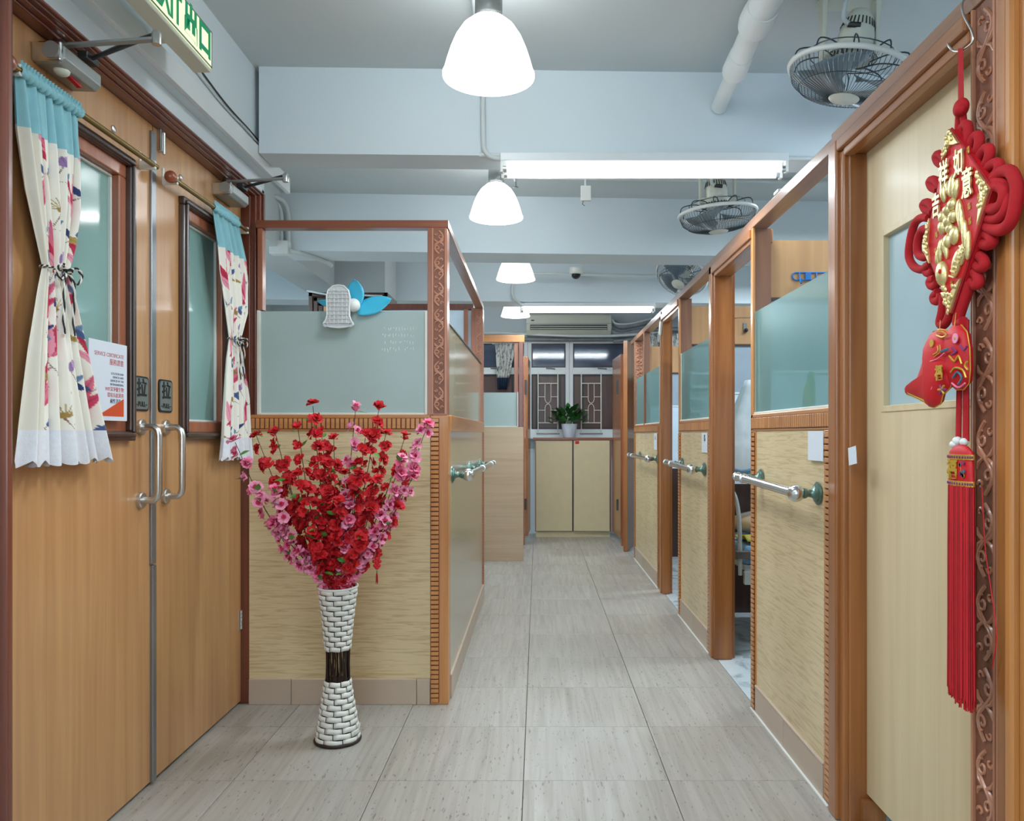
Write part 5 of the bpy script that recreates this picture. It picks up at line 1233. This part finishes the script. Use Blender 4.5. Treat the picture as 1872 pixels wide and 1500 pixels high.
# ---- hospital bed seen through the first doorway
T = thing('hospital_bed', (1.6, 4.6, 0), 'hospital bed with a pale metal frame inside the first open doorway', 'bed')
bx0 = 1.14; by0, by1 = 4.05, 5.15
MB().tube(bez([(bx0-.03, 4.32, .42), (bx0-.035, 4.32, .70), (bx0-.05, 4.33, .83), (bx0-.08, 4.34, .90)], 5), .012, 8).build('side_guard', M['bedmetal'], T, smooth=True)
MB().box(bx0-.06, 2.9, 4.28, 4.32, .515, .555).build('foot_rail', M['beddark'], T, bevel=0.003)
MB().box(bx0, 2.9, 4.335, 5.0, .44, .47).build('frame', M['bedmetal'], T, bevel=0.003)
MB().box(bx0-.01, 2.9, 4.30, 4.335, .37, .44).build('cross_bar', M['bedmetal'], T, bevel=0.003)
MB().box(bx0+.02, bx0+.07, 4.262, 4.285, .47, .52).build('bracket', M['bedmetal'], T, bevel=0.004)
MB().box(bx0, 2.9, 4.34, 4.98, .47, .575).build('mattress', M['bluepillow'], T, bevel=0.02)
for y in (4.36, 4.93): MB().box(bx0+.25, bx0+.30, y, y+.05, 0.0, .44).build('leg', M['closerdark'], T)
bl = MB().grid(lambda u, v: (bx0+.02+1.3*u, 4.36+.28*v, .600+.012*math.sin(u*9+v*4)+.012*math.sin(v*7)), 24, 14).build('cloth', M['yellow'], None, smooth=True, solid=.01)
bl.name = 'blanket'; tag(bl, 'yellow patterned blanket on the hospital bed', 'blanket')
pl2 = MB().ell((bx0+.25, 4.80, .655), (.22, .13, .075), 20, 12).build('pillow', M['pinkwood'], None, smooth=True); tag(pl2, 'dull pink pillow on the hospital bed', 'pillow')
# hanging garment bag
def bagf(u, v):
    z = 1.52-.60*v; w_ = .05+.16*min(1, v*1.5); a = u*2*PI
    return (1.31+w_*math.cos(a)*(1+.06*math.sin(5*a)), 4.78+.09*math.sin(a)*(.4+.6*v), z+.01*math.sin(7*a)*v)
T = thing('garment_bag', (1.31, 4.78, 1.55), 'white plastic covered laundry hanging inside the first doorway', 'laundry bag')
MB().grid(bagf, 40, 14).build('cover', M['garment'], T, smooth=True, solid=.002)
def bagg(u, v):
    z = .99-.07*v; w_ = .205; a = u*2*PI
    return (1.31+w_*math.cos(a)*(1+.06*math.sin(5*a))*(1-.25*v*v), 4.78+.092*math.sin(a)*(1-.25*v*v), z+.01*math.sin(7*a))
MB().grid(bagg, 40, 5).build('blue_bottom', M['bluepillow'], T, smooth=True, solid=.002)
MB().tube([(1.31, 4.78, 1.5), (1.31, 4.80, 1.9), (1.31, 5.2, 1.96), (1.31, 5.272, 1.96)], .004, 6).build('hook', M['steel'], T)
# curtains by the long window
M['barkprint'] = None
def print_mat():
    m, nt, b = nmat('white_curtain_with_branches', .85)
    v = coords(nt, (14, 3, 2.2), rnd=False); f = noise(nt, v, 2.2, 3, .5, 1.5)
    nt.links.new(ramp(nt, f, [(.455, rgb(214, 216, 210)), (.475, rgb(60, 66, 74)), (.50, rgb(70, 76, 84)), (.52, rgb(214, 216, 210))]), b.inputs['Base Color']); return m
M['barkprint'] = print_mat()
def small_curtain(xa, xb, ztop, zhem, zbot, y, label, taper=0.0, folds=7):
    T = thing('window_curtain', ((xa+xb)/2, y, ztop), label, 'curtain', 'dark-patterned curtains by the long window')
    def f(z0, z1):
        def g_(u, v):
            z = z0+(z1-z0)*v; k = (ztop-z)/(ztop-zbot); a_, b_ = xa+taper*.25*k*(xb-xa), xb-taper*k*(xb-xa)
            return (a_+(b_-a_)*u, y+.018*math.sin(2*PI*folds*u), z)
        return g_
    MB().tube([(xa-.03, y, ztop-.01), (xb+.03, y, ztop-.01)], .008, 8).tube([(xa-.03, y, ztop-.01), (xa-.03, BY+.01, ztop-.01)], .006, 6).tube([(xb+.03, y, ztop-.01), (xb+.03, BY+.01, ztop-.01)], .006, 6).build('rod', M['steel'], T)
    MB().grid(f(ztop, zhem), 90, 12).build('cloth', M['barkprint'], T, smooth=True, solid=.001)
    MB().grid(f(zhem, zbot), 90, 3).build('navy_hem', M['navy'], T, smooth=True, solid=.001)
small_curtain(-.50, -.25, 2.27, 1.86, 1.72, 9.30, 'white curtain with dark branches behind the small far cubicle', taper=.45, folds=5)
small_curtain(1.27, 1.78, 2.36, 1.83, 1.70, 9.15, 'white curtain with dark branches at the end of the right rooms')
# white ladder-like rack behind panel B
T = thing('white_shelf_rack', (1.3, 5.2, 0), 'white shelving blurred behind the middle teal glass', 'shelf')
for x in (.99, 1.14): MB().box(x, x+.022, 5.12, 5.15, 0, 1.60).build('upright', M['wallwhite'], T)
for z in (1.585, 1.50, 1.42, 1.34, 1.26, .8, .4): MB().box(.99, 1.16, 5.08, 5.20, z-.008, z+.008).build('shelf', M['wallwhite'], T)
# ================================================================ red hanging ornament on the right
# local frame on the wall plane: R(px,py,off) = point at distance off in front of X=.905
def R(px, py, X=.905): return P(px, py, X=X)
K = thing('hanging_ornament', R(1745, 90), 'large red and gold knot ornament with twin fish and long tassel hanging on the right', 'ornament')
# strap
MB().loft([R(1752, 88, .912), R(1757, 88, .912), R(1757, 184, .912), R(1751, 184, .912)], [R(1751, 88, .900), R(1761, 88, .900), R(1763, 184, .900), R(1753, 184, .900)]).build('strap', M['red'], K, bevel=0.003)
MB().ell(R(1757, 197, .90), (.014, .022, .020), 16, 12).ell(R(1755, 201, .893), (.012, .016, .012), 14, 10).build('ball_knot', M['red'], K, smooth=True)
MB().tube([R(1755, 205), R(1752, 235), R(1748, 262)], [.009, .008, .009], 10).tube([R(1760, 205), R(1763, 235), R(1766, 262)], [.007, .007, .007], 10).build('neck_strap', M['red'], K, smooth=True)
# rhombus plate
top, rgt, bot, lft = R(1737, 235, .882), R(1811, 344, .882), R(1738, 572, .882), R(1689, 452, .882)
def slab(pts, x0, x1, mat, name, parent, bevel=0.002, smooth=False):
    return MB().prism([(p.y, p.z) for p in pts], 'x', x0, x1).build(name, M[mat], parent, bevel=bevel, smooth=smooth)
plate = slab([top, rgt, bot, lft], .882, .902, 'redflat', 'rhombus_plate', K, 0.003)
XF = .8815
def corner(a, b, c, t, name='gold_corner'):
    """filigree triangle at corner a towards b and c"""
    p1, p2 = a.lerp(b, t), a.lerp(c, t)
    q = slab([a, p1, p1.lerp(p2, .25)+(a-(p1+p2)/2)*.12, (p1+p2)/2+(a-(p1+p2)/2)*.30, p1.lerp(p2, .75)+(a-(p1+p2)/2)*.12, p2], XF-.005, XF+.002, 'gold', name, plate, 0.0015)
    rn = random.Random(int(a.z*1000)); m = MB(); cen = (a+p1+p2)/3
    for k in range(16):
        w1, w2 = rn.random(), rn.random()
        if w1+w2 > 1: w1, w2 = 1-w1, 1-w2
        p = a+(p1-a)*w1*.92+(p2-a)*w2*.92
        m.ell((XF-.006, p.y, p.z), (.003, .004, .0055), 8, 6)
    m.build('filigree', M['gold'], plate, smooth=True, kind='stuff')
corner(top, lft, rgt, .26); corner(rgt, top, bot, .28); corner(bot, rgt, lft, .30); corner(lft, bot, top, .26)
for a, b in ((top, lft), (top, rgt), (rgt, bot), (bot, lft)):
    a2 = Vector((XF+.004, a.y, a.z)); b2 = Vector((XF+.004, b.y, b.z))
    MB().tube([a2, b2], .0028, 6).build('edge_cord', M['goldflat'] if False else M['reddeep'], plate)
for s, (px, py), hh in (('祥', (1729, 322), .062), ('如', (1756, 300), .060), ('意', (1772, 338), .066), ('吉', (1715, 378), .055)):
    p = R(px, py, XF); text(s, hh, M['gold'], 'gold_character', plate, (XF-.004, p.y, p.z), (0, -.62, 0), (0, 0, 1.0), depth=.0022, bold=.0012)
# faint small gold print
for k, (px, py) in enumerate(((1770, 275), (1790, 360), (1772, 378), (1773, 405), (1712, 430), (1711, 460), (1740, 520))):
    p = R(px, py, XF); text('福', .016, M['goldflat'], 'gold_print', plate, (XF-.0005, p.y, p.z), (0, -.7, 0), (0, 0, 1), depth=.0004)
# gold relief: lotus buds, gourd, seated group, fish with scales
rel = MB()
def e(px, py, w_, h_, d_=.008, ang=0.0):
    p = R(px, py, XF); rel.ell((XF-.002, p.y, p.z), (d_, w_, h_), 14, 10, Quaternion((1, 0, 0), ang))
for px, py, w_, h_, an in ((1728, 352, .009, .022, -.1), (1744, 340, .010, .026, 0), (1751, 345, .008, .022, .25), (1738, 345, .007, .020, -.3)): e(px, py, w_, h_, .009, an)
for px, py, w_, h_ in ((1744, 373, .013, .013), (1735, 384, .012, .012), (1727, 397, .014, .016), (1736, 404, .014, .013), (1746, 395, .012, .014), (1726, 415, .012, .016), (1740, 418, .012, .012), (1748, 430, .016, .020), (1736, 440, .012, .016), (1730, 448, .008, .018)): e(px, py, w_, h_, .011)
for px, py, w_, h_, an in ((1757, 390, .010, .032, -.15), (1760, 402, .008, .030, -.1), (1767, 430, .008, .034, -.1), (1772, 448, .007, .03, .1), (1733, 455, .006, .022, 0), (1722, 458, .007, .026, .1)): e(px, py, w_, h_, .008, an)
rel.build('gold_figure', M['gold'], plate, smooth=True)
rel = MB()
e(1725, 500, .020, .028, .013, -.15); e(1752, 480, .014, .032, .010, .45); e(1762, 464, .010, .024, .009, .3); e(1718, 470, .007, .020, .008, .1); e(1728, 526, .006, .008, .007)
rel.build('gold_fish', M['gold'], plate, smooth=True)
m = MB()
for k in range(7):
    p = R(1748+3.2*k, 505-9*k, XF)
    m.obb((XF-.010, p.y, p.z), (.0015, 0, 0), (0, .010, .004), (0, -.0006, .0016))
m.build('fin_ray', M['gold'], plate, kind='stuff')
p = R(1727, 497, XF); MB().ell((XF-.014, p.y-.006, p.z), (.003, .004, .005), 10, 8).build('fish_eye', M['redflat'], plate, smooth=True)
# velvet loops
def loop(pts, r=.012, X=.900, name='velvet_loop'):
    q = [R(x, y, X) for x, y in pts]
    MB().tube(bez(q, 5), r, 10).build(name, M['red'], K, smooth=True)
def lobe(x, y, dx, dy, wd, r=.0105, X=.903):
    """rounded loop leaving the plate edge at (x,y) towards (dx,dy)"""
    L = math.hypot(dx, dy); ux, uy = dx/L, dy/L; vx, vy = -uy, ux
    loop([(x+vx*wd*.4, y+vy*wd*.4), (x+ux*L*.6+vx*wd*.75, y+uy*L*.6+vy*wd*.75), (x+ux*L+vx*wd*.35, y+uy*L+vy*wd*.35), (x+ux*L-vx*wd*.35, y+uy*L-vy*wd*.35), (x+ux*L*.6-vx*wd*.75, y+uy*L*.6-vy*wd*.75), (x-vx*wd*.4, y-vy*wd*.4)], r, X)
lobe(1760, 275, 6, -45, 9); lobe(1773, 295, 14, -45, 10); lobe(1788, 315, 18, -42, 11); lobe(1800, 330, 24, -30, 12)
lobe(1728, 300, -14, -16, 9, .010); lobe(1718, 345, -16, -14, 9, .010); lobe(1708, 385, -18, -12, 9, .010)
loop([(1806, 352), (1822, 322), (1845, 312), (1858, 335), (1858, 365), (1848, 405), (1828, 420), (1800, 412)], .0125)
loop([(1808, 350), (1824, 340), (1836, 350), (1832, 372), (1818, 382), (1806, 380)], .0115, .893)
loop([(1800, 398), (1822, 400), (1838, 385), (1842, 362), (1834, 338), (1818, 332)], .0105, .897)
lobe(1790, 430, 22, 12, 13, .012); lobe(1782, 465, 14, 22, 11, .011); lobe(1774, 495, 12, 24, 10, .011)
loop([(1698, 398), (1684, 398), (1672, 410), (1664, 440), (1662, 470), (1672, 488), (1688, 492), (1702, 480)], .0098)
loop([(1700, 418), (1686, 420), (1678, 440), (1678, 462), (1688, 470), (1700, 466)], .0098, .895)
lobe(1704, 488, -10, 8, 10, .010); lobe(1712, 512, -10, 8, 9, .010); lobe(1718, 535, -8, 14, 8, .010)
loop([(1726, 540), (1722, 570), (1718, 590), (1726, 594), (1736, 575), (1736, 552)], .0095)
loop([(1775, 515), (1764, 545), (1754, 575), (1752, 592), (1762, 588)], .012)
# back straps down to the barrel
MB().tube([R(1755, 585, .908), R(1754, 700, .908), R(1752, 800, .908)], [.009, .009, .009], 8, flat=.5).tube([R(1766, 585, .905), R(1766, 700, .905), R(1766, 806, .905)], [.010, .010, .010], 8, flat=.5).build('hanging_strap', M['red'], K, smooth=True)
MB().ell(R(1750, 806, .90), (.010, .012, .010), 10, 8).ell(R(1743, 812, .895), (.008, .010, .008), 10, 8).ell(R(1762, 808, .90), (.008, .010, .009), 10, 8).build('white_wadding', M['white'], K, smooth=True)
# stuffed fish
def stuffed(poly, X, th, mat, name, nrm=.0):
    c = sum((Vector(p) for p in poly), Vector((0, 0)))/len(poly); m = MB(); rings = []
    for sc_, xo in ((.0, -th), (.45, -th*.95), (.75, -th*.75), (.92, -th*.42), (1.0, 0), (.92, th*.42), (.6, th*.6), (.0, th*.6)):
        if sc_ == 0: rings.append([m.b.verts.new(R(c.x, c.y, X)+Vector((xo, 0, 0)))]); continue
        rings.append([m.b.verts.new(R(c.x+(x-c.x)*sc_, c.y+(y-c.y)*sc_, X)+Vector((xo, 0, 0))) for x, y in poly])
    n = len(poly)
    for i in range(len(rings)-1):
        A_, B_ = rings[i], rings[i+1]
        for k in range(n):
            if len(A_) == 1: m.b.faces.new((A_[0], B_[k], B_[(k+1) % n]))
            elif len(B_) == 1: m.b.faces.new((A_[k], B_[0], A_[(k+1) % n]))
            else: m.b.faces.new((A_[k], B_[k], B_[(k+1) % n], A_[(k+1) % n]))
    return m.build(name, M[mat], K, smooth=True)
f1 = [(1718, 601), (1730, 603), (1736, 620), (1740, 650), (1742, 690), (1738, 708), (1724, 722), (1720, 738), (1708, 745), (1698, 742), (1697, 734), (1680, 728), (1657, 720), (1656, 712), (1668, 708), (1682, 700), (1684, 690), (1692, 668), (1700, 640), (1698, 622), (1706, 606)]
f2 = [(1745, 592), (1758, 594), (1768, 606), (1773, 635), (1774, 675), (1772, 700), (1762, 712), (1748, 712), (1738, 700), (1734, 680), (1738, 650), (1732, 625), (1734, 604)]
F1_ = stuffed(f1, .885, .020, 'redflat', 'stuffed_fish'); F2_ = stuffed(f2, .893, .020, 'redflat', 'stuffed_fish')
def outline(poly, X, par, mat='goldflat', r=.0014):
    MB().tube([R(x, y, X) for x, y in poly], r, 6, closed=True).build('gold_piping', M[mat], par, smooth=True)
outline(f1, .885, F1_); outline(f2, .893, F2_)
def arc(pts, X, r, mat, par, nm='embroidery'): MB().tube(bez([R(x, y, X) for x, y in pts], 4), r, 5).build(nm, M[mat], par, smooth=True)
M['violet'] = plain('violet_thread', rgb(120, 50, 110), .6); M['teal'] = plain('teal_thread', rgb(50, 110, 130), .6)
p = R(1704, 627, .868); MB().lathe([(.004, 0), (.0085, 0), (.0085, .002), (.004, .002)], p, 16, (-1, 0, 0)).build('eye_ring', M['goldflat'], F1_); MB().ell(p, (.002, .004, .005), 10, 6).build('eye', M['ink'], F1_)
arc([(1714, 632), (1714, 642), (1706, 648)], .866, .0016, 'goldflat', F1_); arc([(1718, 630), (1718, 643), (1708, 652)], .867, .0012, 'goldflat', F1_)
arc([(1720, 643), (1726, 640), (1733, 638)], .866, .003, 'teal', F1_); arc([(1700, 660), (1712, 656), (1726, 645)], .866, .001, 'fl_pale', F1_)
arc([(1712, 608), (1722, 606), (1730, 612), (1722, 616), (1712, 612)], .87, .002, 'goldflat', F1_)
for k in range(4): arc([(1686+3*k, 706-5*k), (1680+3*k, 716-5*k)], .872, .002, 'goldflat', F1_)
arc([(1656, 713), (1664, 720), (1680, 728), (1696, 736)], .878, .003, 'goldflat', F1_)
for k in range(6):
    a = k*PI/3; arc([(1722, 712), (1722+7*math.cos(a), 712+9*math.sin(a))], .868, .0026, ('violet', 'goldflat')[k % 2], F1_)
arc([(1698, 700), (1705, 704), (1702, 712), (1695, 708)], .870, .002, 'fl_pale', F1_)
text('福', .034, M['goldflat'], 'gold_character', F1_, R(1716, 683, .864), (0, -.9, 0), (0, 0, 1), depth=.001, bold=.0012)
p = R(1747, 618, .873); MB().lathe([(.006, 0), (.0105, 0), (.0105, .002), (.006, .002)], p, 18, (-1, 0, 0)).build('eye_ring', M['fl_pale'], F2_); MB().ell(p, (.003, .005, .006), 10, 6).build('eye', M['goldflat'], F2_)
for pts, mt in (([(1735, 650), (1745, 660), (1752, 650), (1758, 665)], 'goldflat'), ([(1755, 630), (1762, 640), (1768, 632)], 'violet'), ([(1742, 690), (1750, 680), (1758, 690), (1752, 702)], 'teal'), ([(1738, 680), (1746, 672), (1760, 676), (1766, 690)], 'goldflat'), ([(1768, 660), (1764, 668), (1770, 676)], 'goldflat'), ([(1740, 700), (1752, 708), (1764, 700)], 'fl_pink'), ([(1740, 635), (1748, 642), (1740, 648)], 'violet')):
    arc(pts, .873, .0022, mt, F2_)
for a_, b_ in (((1719, 585), (1718, 603)), ((1748, 570), (1745, 596))): MB().tube([R(*a_, .89), R(*b_, .88)], .0008, 5).build('string', M['goldflat'], K)
# barrel
cb = R(1756, 860, .905); r_b = (R(1717, 860, .905).y-R(1796, 860, .905).y)/2
zt = R(1756, 822, .905).z; zb = R(1756, 890, .905).z
cx_, cy_ = .885, R(1757, 850, .885).y; r_b = .042
def cyl(z0, z1, r, mat, name, par=K, cap=True, n=36):
    m = MB(); zz = [z0, z1]
    prof = [(r, z0), (r, z1)]
    return m.lathe(prof, (cx_, cy_, 0), n, cap=cap).build(name, M[mat], par, smooth=False)
# flattened barrel (depth kept small so that it hangs against the post)
bar = MB(); n = 40
def ring(z, r): return [(cx_+.30*r*math.cos(2*PI*k/n), cy_+r*math.sin(2*PI*k/n), z) for k in range(n)]
def stack(levels, mat, name, par):
    m = MB(); rg = [[m.b.verts.new(p) for p in ring(z, r)] for z, r in levels]
    for i in range(len(rg)-1):
        for k in range(n): m.b.faces.new((rg[i][k], rg[i][(k+1) % n], rg[i+1][(k+1) % n], rg[i+1][k]))
    m.b.faces.new(rg[0][::-1]); m.b.faces.new(rg[-1])
    return m.build(name, M[mat], par, smooth=True)
z_a, z_b = P(1757, 826, Y=cy_).z, P(1757, 888, Y=cy_).z; rb_ = (1796-1717)/2*cy_/1441
barrel = stack([(z_b, rb_*1.02), (z_a, rb_*.93), (z_a+.012, rb_*.55), (z_a+.016, rb_*.15)], 'redflat', 'embroidered_barrel', K)
for z in (z_b+.006, z_a-.010):
    stack([(z-.0055, rb_*1.02), (z+.0055, rb_*1.02)], 'goldflat', 'gold_band', barrel)
    m = MB()
    for k in range(-7, 8):
        a = PI+k*.2; m.ell((cx_+.31*rb_*1.03*math.cos(a), cy_+rb_*1.03*math.sin(a), z), (.0012, .0028, .0032), 6, 4)
    m.build('band_diamond', M['violet'], barrel, kind='stuff')
xf = cx_-.30*rb_*1.06
text('福', .042, M['goldflat'], 'gold_character', barrel, (xf-.001, R(1741, 860, xf).y, (z_a+z_b)/2-.003), (0, -.9, 0), (0, 0, 1), depth=.0012, bold=.0014)
rn = random.Random(4); zc = (z_a+z_b)/2
for k in range(9):
    y = cy_-.024+rn.uniform(-.010, .010); z = zc+rn.uniform(-.016, .016)
    MB().lathe([(.0018, 0), (.0042, 0), (.0042, .0012), (.0018, .0012)], (xf+.003, y, z), 8, (-1, 0, 0)).build('embroidered_flower', M[('goldflat', 'violet', 'teal')[k % 3]], barrel)
MB().tube(bez([(xf+.003, cy_-.012, zc-.02), (xf+.003, cy_-.02, zc), (xf+.004, cy_-.016, zc+.018), (xf+.005, cy_-.03, zc+.02)], 4), .0008, 5).build('embroidery', M['goldflat'], barrel)
# tassel threads
rn = random.Random(8); zt2 = P(1757, 1275, Y=cy_).z; m = MB(); m_in = MB()
for k in range(170):
    a = rn.uniform(PI*.45, PI*1.55) if k % 4 else rn.uniform(0, 2*PI); rr2 = rb_*rn.uniform(.70, 1.0)
    x, y = cx_+.30*rr2*math.cos(a), cy_+rr2*math.sin(a); zl = zt2+rn.uniform(-.012, .018)+(.006 if y > cy_ else -.006)
    k1 = 1.0+rn.uniform(-.02, .08)
    pts = [Vector((x, y, z_b+.002)), Vector((cx_+(x-cx_)*1.02, cy_+(y-cy_)*1.03+rn.uniform(-.001, .001), z_b-.17)), Vector((cx_+(x-cx_)*1.05, cy_+(y-cy_)*k1*1.03+rn.uniform(-.003, .003), zl))]
    (m if k % 2 else m_in).tube(bez(pts, 4), .0016, 4)
m.build('tassel', M['redflat'], K, kind='stuff', smooth=True); m_in.build('tassel', M['reddeep'], K, kind='stuff', smooth=True)
MB().loft([(cx_-.004, cy_-rb_*.8, z_b), (cx_+.004, cy_-rb_*.8, z_b), (cx_+.004, cy_+rb_*.8, z_b), (cx_-.004, cy_+rb_*.8, z_b)], [(cx_-.004, cy_-rb_*.7, zt2+.05), (cx_+.004, cy_-rb_*.7, zt2+.05), (cx_+.004, cy_+rb_*.7, zt2+.05), (cx_-.004, cy_+rb_*.7, zt2+.05)]).build('tassel_core', M['reddeep'], K)
MB().tube(bez([R(1795, 890, .905), R(1801, 1000, .91), R(1812, 1080, .912), R(1822, 1160, .91), R(1814, 1220, .91)], 5), .0012, 5).build('stray_thread', M['redflat'], K)
# S hook
S_ = MB().tube(bez([R(1768, -8, .93), R(1759, 8, .915), R(1762, 28, .912), R(1777, 58, .912), R(1778, 76, .912), R(1766, 88, .91), R(1756, 93, .908), R(1744, 93, .905), R(1736, 86, .9), R(1733, 80, .9)], 6), .0026, 8).build('s_hook', M['steel'], None, smooth=True)
tag(S_, 'bent steel S hook holding up the red ornament', 'hook')
